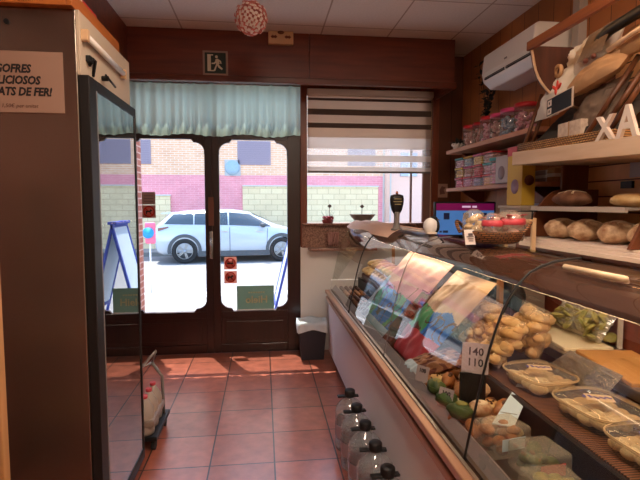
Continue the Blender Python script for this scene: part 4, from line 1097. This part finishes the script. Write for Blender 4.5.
for i in range(4):
    t = thing('chocolate_tray', 'dark tray of chocolates on the front deck at the far end, %s from the door' % ['first','second','third','fourth'][i], 'tray', (.82,4.50-i*.24,LD))
    MB().box(-.10,-.10,0,.10,.10,.014).build('tray', 'blackp', t, False, .004)
    b = MB()
    for p in range(4):
        for q in range(4): b.ell((-.072+p*.048,-.072+q*.048,.028),(.02,.02,.017),None,10,6)
    b.build('chocolates', ['choc','brownpastry','choc','darkcrust'][i], t)
# pastry trays on the front deck: individual pastries
def croissant(b, c, L, r, rz, seed=0, mi=0, tz=0):
    pts = []; R = rot(0,0,rz)
    for i in range(15):
        t = -1+2*i/14; pts.append(tuple(Vector(c) + R @ Vector((L*t, .28*L*(t*t-.4), r*(1-.25*t*t)))))
    b.tube(pts, lambda t: r*(.18+.82*math.sin(PI*min(1,max(0,t)))**.7)*(1+.13*math.sin(t*30+seed)), 10, mi)
random.seed(31); nq = 0
kinds = [('croissant','brownpastry','brown glazed croissant in the heap on the front deck'),('bun','crust','floury brown bun in the heap on the front deck'),('cookie','gold','flat golden cookie in the heap on the front deck')]
protos = {}
for nm, m_, lab in kinds:
    t = thing(nm, lab, 'pastry', (.8,2.0,LD), 0, nm+'s heaped on the front deck'); b = MB()
    if nm == 'croissant': croissant(b, (0,0,0), .058, .028, 0)
    elif nm == 'bun': b.ell((0,0,.028),(.044,.040,.028),None,18,12,.12,4)
    else: b.lathe([(0,0),(.036,0),(.042,.006),(.038,.013),(.02,.017),(0,.018)], n=22)
    b.build('dough', m_, t)
    if nm == 'croissant':
        MB().ell((0,-.012,.05),(.03,.012,.006),None,12,6,.3,2).build('glaze', 'choc', t)
    if nm == 'bun':
        MB().ell((0,0,.048),(.026,.024,.0095),None,12,6,.3,3).build('flour_dusting', M('flour_dust', (226,204,170), .8), t)
    if nm == 'cookie':
        b = MB()
        for k in range(7): b.ell((.024*math.cos(k*2.4)*(k/7)**.5,.024*math.sin(k*2.4)*(k/7)**.5,.017),(.005,.005,.004),None,7,5)
        b.build('chips', 'choc', t)
    protos[nm] = [t, False]
def put(nm, loc, rz):
    t, used = protos[nm]
    if not used: t.location = loc; t.rotation_euler = (0,0,rz); protos[nm][1] = True
    else: dup(t, loc, None, rz)
slots = []
y = 1.62
while y < 2.30:
    for x in (.755,.835,.905): slots.append((x+random.uniform(-.01,.01), y+random.uniform(-.012,.012), LD+.001))
    y += .092
y = 1.66
while y < 2.20:
    for x in (.80,.88): slots.append((x+random.uniform(-.012,.012), y+random.uniform(-.015,.015), LD+.045))
    y += .10
for i, p in enumerate(slots):
    put(['croissant','bun','cookie','croissant','bun'][i % 5], p, random.uniform(0,3))
for i, (x, y) in enumerate(((.728,1.93),(.725,1.80),(.735,1.69))):
    t = thing('green_pastry', ['far','middle','near'][i] + ' dark green pastry at the front edge of the pastry heap', 'pastry', (x,y,LD+.03), .4*i, 'green pastries')
    MB().ell((0,0,.028),(.038,.05,.032),None,16,12,.25,i+4,0,5).build('dough', 'greenp', t)
    MB().ell((.005,0,.054),(.02,.026,.009),None,10,6,.3,i).build('topping', 'salad', t)
price((.705,2.06,.745), .065, .07, PI/2*.0-.95, ['100'], 'small grey price card on the front rail before the clear cookie bag', .3)
price((.705,1.78,.745), .065, .075, -.95, ['100'], 'small grey price card on the front rail between the green pastries', .3)
price((.80,1.72,.90), .10, .115, -.55, ['140','110'], 'large lilac-grey price card standing before the pale rolls', .2)
st = thing('card_stand', 'dark stand holding the large lilac-grey price card', 'stand', (.80,1.73,LD))
MB().box(-.05,-.004,.06,.05,.012,.19).box(-.006,-.004,0,.006,.004,.07).box(-.03,-.03,0,.03,.03,.006).build('stand', 'blackp', st)

# near front deck: bagged goods in glass-clear packs
random.seed(41)
def pack(loc, sx, sy, sz, fill, lab, rz=0, lid=None, grp='clear packs on the near front deck'):
    t = thing('clear_pack', lab, 'pack', loc, rz, grp)
    MB().box(-sx/2,-sy/2,0,sx/2,sy/2,sz).build('wrap', 'cello', t, False, .012)
    b = MB()
    for i in range(14): b.ell((random.uniform(-.3,.3)*sx,random.uniform(-.3,.3)*sy,.015+sz*.7*i/14),(sx*.16,sy*.16,sz*.15),None,10,7,.25,i)
    b.build('filling', fill, t)
    if lid: MB().box(-sx*.3,-sy*.51,sz*.3,sx*.3,-sy*.495,sz*.7).build('label', lid, t)
    return t
pack((.80,1.50,LD), .15, .12, .10, 'brownpastry', 'clear pack with white label just before the pale blue label card', .2, 'lightblue')
pack((.845,1.35,LD), .14, .13, .09, 'greenp', 'clear pack of greenish pastry with an orange label at the near front corner', .1, 'redlogo')
pack((.80,1.21,LD), .15, .12, .08, 'salad', 'clear pack of yellow-green pastry at the bottom edge of view', .0, 'redprint')
pack((.87,1.06,LD), .13, .13, .10, 'brownpastry', 'clear pack of brown pastry nearest to the camera on the front deck', .3)
pack((.745,1.06,LD), .10, .13, .08, 'gold', 'small clear pack of golden pastry nearest to the camera', .1)
lbv = thing('label_card', 'pale blue-white label card leaning on the dark step', 'label', (.90,1.66,.80))
def LP(u, v): # slanted card
    a = Vector((.775,1.52,.80)); bb_ = Vector((1.03,1.80,.835)); n = Vector((.06,-.035,.0))
    return a.lerp(bb_, u) + n*v
MB().add([LP(0,0),LP(1,0),LP(1,.75),LP(0,1)]+[LP(0,0)-Vector((0,0,.004)),LP(1,0)-Vector((0,0,.004)),LP(1,.75)-Vector((0,0,.004)),LP(0,1)-Vector((0,0,.004))], [(0,1,2,3),(7,6,5,4),(0,4,5,1),(1,5,6,2),(2,6,7,3),(3,7,4,0)]).build('card', 'lightblue', lbv, True)
b = MB()
for u in (.22,.62): b.add([LP(u,.05)+Vector((0,0,.001)),LP(u+.015,.05)+Vector((0,0,.001)),LP(u+.015,.85)+Vector((0,0,.001)),LP(u,.85)+Vector((0,0,.001))], [(0,1,2,3)])
b.build('lines', 'greyp', lbv, True)

# ribbed mat on the upper deck
rm = thing('ribbed_mat', 'brown ribbed mat on the raised deck under the plastic boxes', 'mat', (1.11,1.6,UD))
MB().box(.953,.5,UD,1.24,2.02,UD+.006).build('mat', 'mat', rm, True, .002)
# hinged plastic boxes
def lidbox(loc, sx, sy, lab, rz=0, fill='creamroll', n=7):
    t = thing('plastic_box', lab, 'plastic box', loc, rz, 'clear plastic boxes of cookies')
    def rr(w, d, z, k=10):
        pts = []
        for i in range(40):
            a = 2*PI*i/40; c, s = math.cos(a), math.sin(a); q = (abs(c)**4+abs(s)**4)**-.25
            pts.append((w*c*q, d*s*q, z))
        return pts
    b = MB(); rings = [rr(.0001,.0001,.0), rr(sx*.42,sy*.42,.0), rr(sx*.45,sy*.45,.008), rr(sx*.49,sy*.49,.052), rr(sx*.53,sy*.53,.054), rr(sx*.53,sy*.53,.060)]
    vs = [p for r in rings for p in r]; b.add(vs, [(i*40+k,i*40+(k+1)%40,(i+1)*40+(k+1)%40,(i+1)*40+k) for i in range(len(rings)-1) for k in range(40)], True)
    b.build('tray', 'clear', t)
    b = MB(); rings = [rr(sx*.53,sy*.53,.0615), rr(sx*.51,sy*.51,.064), rr(sx*.46,sy*.46,.078), rr(sx*.40,sy*.40,.080), rr(.0001,.0001,.080)]
    vs = [p for r in rings for p in r]; b.add(vs, [(i*40+k,i*40+(k+1)%40,(i+1)*40+(k+1)%40,(i+1)*40+k) for i in range(len(rings)-1) for k in range(40)], True)
    b.build('lid', 'clear', t)
    for zz in (.058,.063): MB().tube([(x*1.005,y*1.005,zz) for x,y,_ in rr(sx*.53,sy*.53,zz)], .0022, 6, closed=True).build('rim', M('rim_plastic', (226,196,150), .25), t)
    b = MB(); s_ = int(loc[1]*100); random.seed(s_)
    for i in range(n):
        for j in range(4): b.ell((-sx*.34+sx*.68*i/(n-1), -sy*.30+sy*.6*j/3, .022+random.uniform(0,.012)), (sx*.075, sy*.12, .020), rot(random.uniform(-.3,.3),random.uniform(-.5,.5),random.uniform(0,1)), 10, 7, .15, i)
    b.build('cookies', fill, t)
    b = MB(); R = rot(0,0,-.5)
    b.obox((.0,.0,.081), (sx*.42,sy*.22,.0012), R); b.build('sticker', M('sticker_cream', (226,200,160), .5), t)
    b = MB(); [b.obox(R @ Vector((-.045+.018*k,.004*math.sin(k*2),.0822)), (.010,.022,.0006), R @ rot(0,0,.3*k)) for k in range(5)]
    b.build('sticker_print', M('violet_print', (90,76,150), .5), t)
    return t
lidbox((1.075,1.735,UD+.006), .20, .235, 'far clear box of pale cookies with a violet-printed sticker', .15)
lidbox((1.10,1.43,UD+.006), .20, .25, 'middle clear box of pale cookies with a violet-printed sticker', .1)
lidbox((1.085,1.165,UD+.006), .20, .23, 'nearest clear box of cookies, cut by the right edge of view', .05)
lidbox((1.40,1.36,.901), .18, .22, 'clear box of cookies on the table edge behind the others', .0)
flm = thing('clear_film_bag', 'flat crumpled clear film bag lying behind the far cookie box', 'film bag', (1.215,1.71,UD+.006))
MB().pillow((1.205,1.90,.85),(1.205,1.55,.85),(1.30,1.57,.925),(1.30,1.88,.925), .012, 26, 26, .02, 8, 0, 11).build('film', 'film', flm, True)
# big bags of rolls
def rollbag(lab, quad, bulge, items, mat, glab, grp):
    c = [sum(q[i] for q in quad)/4 for i in range(3)]
    t = thing('roll_bag', lab, 'bag of rolls', (c[0],c[1],UD+.006), 0, 'cellophane bags of rolls')
    MB().pillow(*quad, bulge, 30, 30, .016, len(lab), 0, 10).build('cellophane', 'cello', t, True)
    q = [Vector(p) for p in quad]; nr = (q[1]-q[0]).cross(q[3]-q[0]).normalized(); first = None
    for i in range(items[0]):
        for j in range(items[1]):
            u, v = .10+.80*(i+.5+random.uniform(-.3,.3))/items[0], .10+.80*(j+.5+random.uniform(-.3,.3))/items[1]
            p = (q[0]*(1-u)+q[1]*u)*(1-v)+(q[3]*(1-u)+q[2]*u)*v + nr*random.uniform(-.3,.45)*bulge
            if first is None:
                r = thing('bread_roll', glab, 'bread', p, random.uniform(0,3), grp); b = MB()
                b.ell((0,0,0),(.050,.030,.026),None,18,12,.25,3,0,5).build('crumb', mat, r)
                MB().tube([(-.034,0,.018),(-.012,.004,.0255),(.012,-.003,.0255),(.034,0,.018)], .005, 6).build('crease', 'creamroll' if mat != 'creamroll' else 'gold', r); first = r
            else:
                dup(first, p, None, random.uniform(0,3)); 
random.seed(51)
rollbag('large cellophane bag of pale rolls standing against the cream-topped bread bag', [(.985,2.42,.85),(.985,2.10,.85),(1.09,2.06,1.09),(1.09,2.38,1.10)], .05, (6,6), 'creamroll', 'pale roll in the large cellophane bag by the lilac-grey price card', 'rolls in the far cellophane bag')
rollbag('cellophane bag of golden rolls heaped beside the dark bag behind the glass seam', [(.985,2.07,.855),(.985,1.885,.855),(1.10,1.885,1.05),(1.10,2.07,1.05)], .05, (5,6), 'gold', 'golden roll in the middle cellophane bag on the raised deck', 'rolls in the middle cellophane bag')
rollbag('cellophane bag of golden buns at the back of the raised deck', [(1.165,2.10,.87),(1.165,1.89,.87),(1.215,1.89,1.09),(1.215,2.12,1.10)], .035, (4,5), 'gold', 'golden bun in the back cellophane bag on the raised deck', 'rolls in the back cellophane bag')
rollbag('long cellophane bag of pale pastries on the raised deck behind the printed bags', [(1.06,3.05,.855),(1.06,2.50,.855),(1.18,2.50,.98),(1.18,3.05,.98)], .04, (8,4), 'gold', 'golden pastry in the long cellophane bag behind the printed bags', 'rolls in the long cellophane bag')
# black bag at the back, between posts
kb = thing('black_bag', 'black plastic bag slumped on the work table behind the rolls', 'bag', (1.42,2.65,.90))
MB().pillow((1.325,2.88,.91),(1.325,2.42,.91),(1.335,2.44,1.15),(1.335,2.84,1.13), .03, 24, 24, .03, 4).build('bag', M('black_film', (18,18,20), .3), kb, True)
bt = thing('black_bottle', 'black bottle standing on the work table beside the black bag', 'bottle', (1.33,2.36,.90))
MB().lathe([(0,0),(.035,0),(.037,.01),(.037,.17),(.02,.22),(.016,.27),(0,.27)], n=20).build('body', 'blackp', bt)
MB().cyl((0,0,.27),(0,0,.295),.018).build('cap', 'greyp', bt)
cb = thing('cream_board', 'cream chopping board lying on the work table behind the counter', 'board', (1.45,2.13,.90))
MB().obox((.0,.0,.008), (.22,.40,.016), rot(0,0,-.12)).build('board', 'creamboard', cb, False, .004)
tbd = thing('tan_board', 'tan wooden board on the work table beside the far clear boxes', 'board', (1.44,1.70,.90))
MB().obox((0,0,.008), (.24,.40,.016), rot(0,0,-.15)).build('board', 'tanboard', tbd, False, .004)
sld = thing('salad_bag', 'clear bag of yellow-green leaves on the ledge behind the counter', 'bag', (1.50,2.30,.90))
sld.location = (1.50,2.00,.917)
b = MB(); random.seed(61)
for i in range(70): b.ell((random.uniform(-.06,.05),random.uniform(-.16,.16),.02+random.uniform(0,.10)), (.03,.035,.008), rot(random.uniform(-1,1),random.uniform(-1,1),random.uniform(0,3)), 8, 5, .3, i)
b.build('leaves', 'salad', sld)
MB().pillow((-.05,.2,.012),(-.05,-.2,.012),(.04,-.19,.14),(.04,.19,.14), .045, 20, 20, .015, 7).build('film', 'cello', sld)
sld.location = (1.535,2.14,.917)
# ------------------------------------------------------------------ outside
struct(MB().box(-14,5.10,-.3,14,8.6,-.03).build('ground_pavement', 'pave'))
struct(MB().box(-14,8.6,-.3,14,8.75,-.03).build('kerb', 'kerb'))
struct(MB().box(-14,8.75,-.4,14,15.6,-.10).build('road', 'asphalt'))
struct(MB().box(-14,15.6,-.4,14,17.0,.03).build('ground_pavement_far', 'pave'))
# brick jamb beside the left leaf
struct(MB().box(-1.62,5.10,-.03,-1.325,5.52,3.4).build('trim_7', 'jambbrick'))
BY = 17.0
bd_ = thing('brick_building', 'brick building across the street with a pink lower band and cream block panels', 'building', (-3.5,BY+.2,0))
MB().box(-13,BY,2.545,4.28,BY+.4,9).build('upper_wall', 'brick', bd_, True)
MB().box(-13,BY+.002,.0,4.28,BY+.4,2.545).build('pink_band', 'pinkbrick', bd_, True)
MB().box(-.70,BY-.06,0,4.10,BY,2.16).build('block_panel', 'block', bd_, True)
MB().box(-8,BY-.06,0,-3.14,BY,1.83).build('block_panel', 'block', bd_, True)
MB().box(-.70,BY-.10,2.16,4.12,BY,2.20).box(-8,BY-.10,1.83,-3.12,BY,1.87).build('panel_coping', 'kerb', bd_, True)
for x0_, x1_ in ((-.86,.28),(-4.9,-3.75),(3.0,4.0)):
    f = MB().box(x0_,BY-.03,2.90,x1_,BY+.05,3.72).build('window', 'shutter', bd_, True, .01)
    b = MB(); [b.box(x0_+.05,BY-.04,2.95+k*.075,x1_-.05,BY-.03,3.005+k*.075) for k in range(10)]
    b.build('shutter_slats', M('shutter_slat', (142,126,142), .6), f, True)
MB().lathe([(0,0),(.24,0),(.26,.03),(.24,.06),(0,.06)], (-1.04,BY,2.80), 28, R=rot(PI/2)).build('round_vent', M('vent_grey', (150,170,184), .5), bd_, True)
MB().box(-1.30,BY-.03,2.52,-.76,BY,3.07).build('vent_plate', M('vent_plate_grey', (178,176,178), .6), bd_, True)
MB().cyl((4.42,BY-.10,0),(4.42,BY-.10,9),.09).build('downpipe', 'palepink', bd_, True)
MB().box(4.28,BY+.0,0,4.60,BY+.4,9).build('corner_pier', 'kerb', bd_, True)
nb = thing('pale_building', 'pale pink rendered building beside the brick one', 'building', (8,BY+.6,0))
MB().box(4.60,BY+.1,0,14,BY+.6,9).build('wall', 'palepink', nb, True)
for x0_ in (4.95,6.2,7.4):
    f = MB().box(x0_,BY+.04,2.55,x0_+.62,BY+.12,3.40).build('window', M('far_window', (176,186,206), .4), nb, True, .01)
    MB().box(x0_+.29,BY+.03,2.55,x0_+.33,BY+.05,3.40).build('mullion', 'white', f, True)

# car -------------------------------------------------------------------
car = thing('car', 'pale silver-blue hatchback parked on the street outside the doors', 'car', (-.9,14.65,-.10), .10)
Lc, W = 4.35, .92
# stations: x, zlow, zbelt, zroof, wlow, wbelt, wroof
stn = [(-2.16,.42,.88,.92,.70,.70,.60),(-2.10,.30,1.00,1.08,.80,.78,.66),(-1.95,.24,1.06,1.22,.88,.86,.64),(-1.76,.22,1.07,1.41,.91,.88,.62),(-1.30,.20,1.06,1.47,.92,.89,.63),(-.6,.18,1.04,1.51,.92,.89,.64),(0,.18,1.02,1.50,.92,.89,.63),(.45,.18,1.00,1.43,.92,.89,.60),(.85,.19,.98,1.25,.92,.89,.64),(1.22,.20,.96,1.06,.92,.88,.70),(1.45,.21,.94,1.0,.91,.86,.72),(1.80,.24,.86,.93,.88,.82,.70),(2.08,.30,.74,.80,.80,.74,.62),(2.19,.40,.62,.66,.66,.62,.52)]
def ring(s):
    x, zl, zb, zr, wl, wb_, wr = s
    h = [(0,zl),(-wl*.8,zl),(-wl,zl+.10),(-wl-.005,(zl+zb)/2),(-wb_,zb),(-wb_*.5-wr*.5-.02,zb+(zr-zb)*.5),(-wr,zr-(zr-zb)*.12),(-wr*.8,zr-.012),(0,zr)]
    return [(x,y,z) for y,z in h] + [(x,-y,z) for y,z in h[-2:0:-1]]
rings = [ring(s) for s in stn]; n = len(rings[0])
b = MB(); b.add([p for r in rings for p in r], [(i*n+k,(i+1)*n+k,(i+1)*n+(k+1)%n,i*n+(k+1)%n) for i in range(len(rings)-1) for k in range(n)] + [tuple(range(n)), tuple(reversed(range((len(rings)-1)*n,len(rings)*n)))], True)
body = b.build('body', 'carpaint', car)
def interp(x, k):
    for s, t in zip(stn, stn[1:]):
        if s[0] <= x <= t[0]: f = (x-s[0])/(t[0]-s[0]); return s[k]*(1-f)+t[k]*f
    return stn[-1][k]
def sidey(x, z):
    zb, zr, wb_, wr = (interp(x,k) for k in (2,3,5,6)); zm = zb+(zr-zb)*.5; ym = wb_*.5+wr*.5+.02; zt = zr-(zr-zb)*.12
    if z < zb: return wb_ + (interp(x,4)+.005-wb_)*min(1,(zb-z)/((zb-interp(x,1))/2))
    return wb_+(ym-wb_)*(z-zb)/(zm-zb) if z < zm else ym+(wr-ym)*min(1,(z-zm)/(zt-zm))
def sidewin(nm, bot, top, mat, off=.012):
    for sgn_ in (-1,1):
        b = MB(); m_ = 10
        def fn(u, v):
            p = (bot[0][0]+(bot[1][0]-bot[0][0])*u, bot[0][1]+(bot[1][1]-bot[0][1])*u); q = (top[0][0]+(top[1][0]-top[0][0])*u, top[0][1]+(top[1][1]-top[0][1])*u)
            x = p[0]+(q[0]-p[0])*v; z = p[1]+(q[1]-p[1])*v; return (x, sgn_*(sidey(x,z)+off), z)
        b.grid(fn if sgn_ < 0 else (lambda u, v: fn(1-u, v)), m_, 5); b.build(nm, mat, car)
sidewin('side_window', [(-1.90,1.10),(-1.12,1.08)], [(-1.66,1.36),(-1.12,1.39)], 'carglass')
sidewin('side_window', [(-1.09,1.08),(-.18,1.06)], [(-1.09,1.39),(-.18,1.42)], 'carglass')
sidewin('side_window', [(-.14,1.06),(1.06,1.01)], [(-.14,1.42),(.44,1.36)], 'carglass')
sidewin('sill_cladding', [(-1.0,.19),(1.0,.19)], [(-1.0,.34),(1.0,.34)], 'clad', .006)
sidewin('door_seam', [(-.135,.34),(-.120,.34)], [(-.135,1.0),(-.120,1.0)], 'clad', .004)
sidewin('door_seam', [(.90,.34),(.915,.34)], [(.93,.96),(.945,.96)], 'clad', .004)
sidewin('door_handle', [(-.38,.86),(-.18,.86)], [(-.38,.89),(-.18,.89)], 'alu', .02)
sidewin('door_handle', [(.62,.85),(.82,.85)], [(.62,.88),(.82,.88)], 'alu', .02)
sidewin('tail_light', [(-2.07,.90),(-1.78,1.0)], [(-2.07,.99),(-1.78,1.03)], 'redlight', .012)
sidewin('head_light', [(1.78,.70),(2.06,.62)], [(1.72,.80),(2.04,.70)], 'alu', .012)
def across(nm, x0_, x1_, w_, mat, off=.012, k0=.05):
    b = MB()
    def fn(u, v):
        x = x0_+(x1_-x0_)*v; zr = interp(x,3); wr = interp(x,6)*w_; y = -wr+2*wr*u
        return (x, y, zr - .012*abs(2*u-1)**3 + off)
    b.grid(fn, 10, 8); b.build(nm, mat, car)
across('windscreen', .52, 1.16, .92, 'carglass'); across('rear_window', -2.02, -1.76, .85, 'carglass')
MB().prism([(-1.72,1.425),(-2.0,1.40),(-1.98,1.37),(-1.70,1.38)], 'y', -.58, .58).build('spoiler', 'carpaint', car)
for sy in (-1,1):
    MB().ell((.80,sy*1.02,1.06),(.09,.10,.07),None,14,10).cyl((.86,sy*.88,1.03),(.82,sy*.98,1.05),.02).build('wing_mirror', 'clad', car)
    for x in (-1.36,1.34):
        b = MB()
        arc_ = [(x+.46*math.cos(t), .36+.46*math.sin(t)) for t in [PI*i/16 for i in range(-1,18)]]; ain = [(x+.37*math.cos(t), .36+.37*math.sin(t)) for t in [PI*i/16 for i in range(17,-2,-1)]]
        for i in range(18):
            p0, p1 = arc_[i], arc_[i+1]; q0, q1 = ain[18-i], ain[17-i]
            b.prism([p0,p1,q1,q0], 'y', sy*.88, sy*.945)
        b.build('wheel_arch', 'clad', car)
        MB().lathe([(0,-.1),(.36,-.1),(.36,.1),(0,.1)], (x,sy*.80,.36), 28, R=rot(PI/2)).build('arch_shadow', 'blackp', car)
        wh = MB().lathe([(.22,-.1),(.31,-.11),(.345,-.09),(.35,0),(.345,.09),(.31,.11),(.22,.10),(.21,.0)], (x,sy*.85,.35), 32, R=rot(PI/2), cap=False).build('wheel', 'tyre', car)
        b = MB(); b.lathe([(.205,.0),(.225,.0),(.225,.03),(.205,.03)], (x,sy*.945,.35), 32, R=rot(PI/2), cap=False)
        b.lathe([(0,0),(.05,0),(.05,.03),(0,.03)], (x,sy*.945,.35), 16, R=rot(PI/2))
        for k in range(5):
            for dd_ in (-.14,.14): b.obox((x+.13*math.cos(k*2*PI/5+dd_), sy*.94, .35+.13*math.sin(k*2*PI/5+dd_)), (.18,.02,.028), rot(0,-(k*2*PI/5+dd_*.4),0))
        b.build('rim', 'rim', wh)
        MB().lathe([(0,0),(.21,0),(.21,.01),(0,.01)], (x,sy*.90,.35), 24, R=rot(PI/2)).build('rim_back', 'clad', wh)

# A-board outside -------------------------------------------------------
ab = thing('a_board', 'blue framed folding advertising board on the pavement outside the right leaf', 'board', (.40,6.35,-.03))
for s in (-1,1):
    a = s*.235; R = rot(0,-a,0); H_ = 1.40; c = Vector((s*.155,0,.66))
    f = MB()
    for y in (-.30,.30): f.obox(c+Vector((0,y,0)), (.03,.045,H_), R)
    for z in (-.66,-.38,.675): f.obox(c + R @ Vector((0,0,z)), (.03,.6,.045), R)
    fo = f.build('frame', 'blueframe', ab, False, .004)
    MB().obox(c + R @ Vector((0,0,.15)), (.012,.56,1.04), R).build('panel', 'boardwhite', fo)
b = MB(); b.box(-.05,-.31,1.33,.05,.31,1.365); b.build('hinge_cap', 'blueframe', ab, False, .004)
# round sign on a post by the kerb
rsn = thing('round_sign', 'pink sign with a blue disc on a short post beyond the left door leaf', 'sign', (-2.04,9.0,-.10))
MB().cyl((0,0,0),(0,0,.98),.014).build('post', 'white', rsn)
MB().box(-.085,-.03,.93,.10,.03,1.32).build('panel', M('sign_pink', (236,110,140), .5), rsn, False, .03)
MB().lathe([(0,0),(.10,0),(.10,.02),(0,.02)], (-.02,-.031,1.13), 24, R=rot(PI/2)).build('disc', M('sign_blue', (40,150,225), .5), rsn)

# ------------------------------------------------------------------ ceiling panels added out of view to fill the room with light
def lamp(x, y, lab, m_='fillpanel'):
    t = thing('fill_light', lab, 'fill light', (x,y,ZC-.02))
    MB().box(-.30,-.30,0,.30,.30,.02).build('frame', 'white', t, False, .004)
    MB().box(-.27,-.27,-.004,.27,.27,.001).build('diffuser', m_, t)
lamp(.23, 1.35, 'added square fill light panel on the ceiling above the aisle')
lamp(.23, -.55, 'added square fill light panel on the ceiling behind the viewer')
lamp(1.47, .75, 'added square fill light panel on the ceiling above the counter')

# ------------------------------------------------------------------ sky, sun, camera
w = bpy.data.worlds.new('World'); S.world = w; w.use_nodes = True
nt = w.node_tree; bg = nt.nodes['Background']
sk = nt.nodes.new('ShaderNodeTexSky'); sk.sky_type = 'NISHITA'; sk.sun_disc = False
sk.sun_elevation = math.radians(60); sk.sun_rotation = math.radians(20)
nt.links.new(sk.outputs[0], bg.inputs['Color']); bg.inputs['Strength'].default_value = SKY
el, az_ = math.radians(72), math.radians(-24)
d = Vector((math.sin(az_)*math.cos(el), math.cos(az_)*math.cos(el), math.sin(el)))
sl_ = bpy.data.lights.new('Sun', 'SUN'); sl_.energy = SUN; sl_.angle = .009; sl_.color = (1,.95,.88)
so = bpy.data.objects.new('Sun', sl_); C.objects.link(so); so.location = d*20; so.rotation_euler = d.to_track_quat('Z','Y').to_euler()
cam = bpy.data.cameras.new('Camera'); co = bpy.data.objects.new('Camera', cam); C.objects.link(co); S.camera = co
cam.sensor_fit = 'HORIZONTAL'; cam.sensor_width = 36; cam.lens = 36*481/640; cam.clip_start = .05; cam.clip_end = 200
co.location = (0,0,1.55); co.rotation_euler = (PI/2-math.radians(4.28), 0, -math.radians(6.74))
S.view_settings.view_transform = 'Standard'; S.view_settings.look = 'None'; S.view_settings.gamma = 1; S.view_settings.use_curve_mapping = False
S.view_settings.exposure = EXPO
S.cycles.transparent_max_bounces = 24; S.cycles.max_bounces = 8; S.cycles.diffuse_bounces = 4; S.cycles.glossy_bounces = 4
S.cycles.sample_clamp_indirect = 6; S.cycles.use_denoising = True
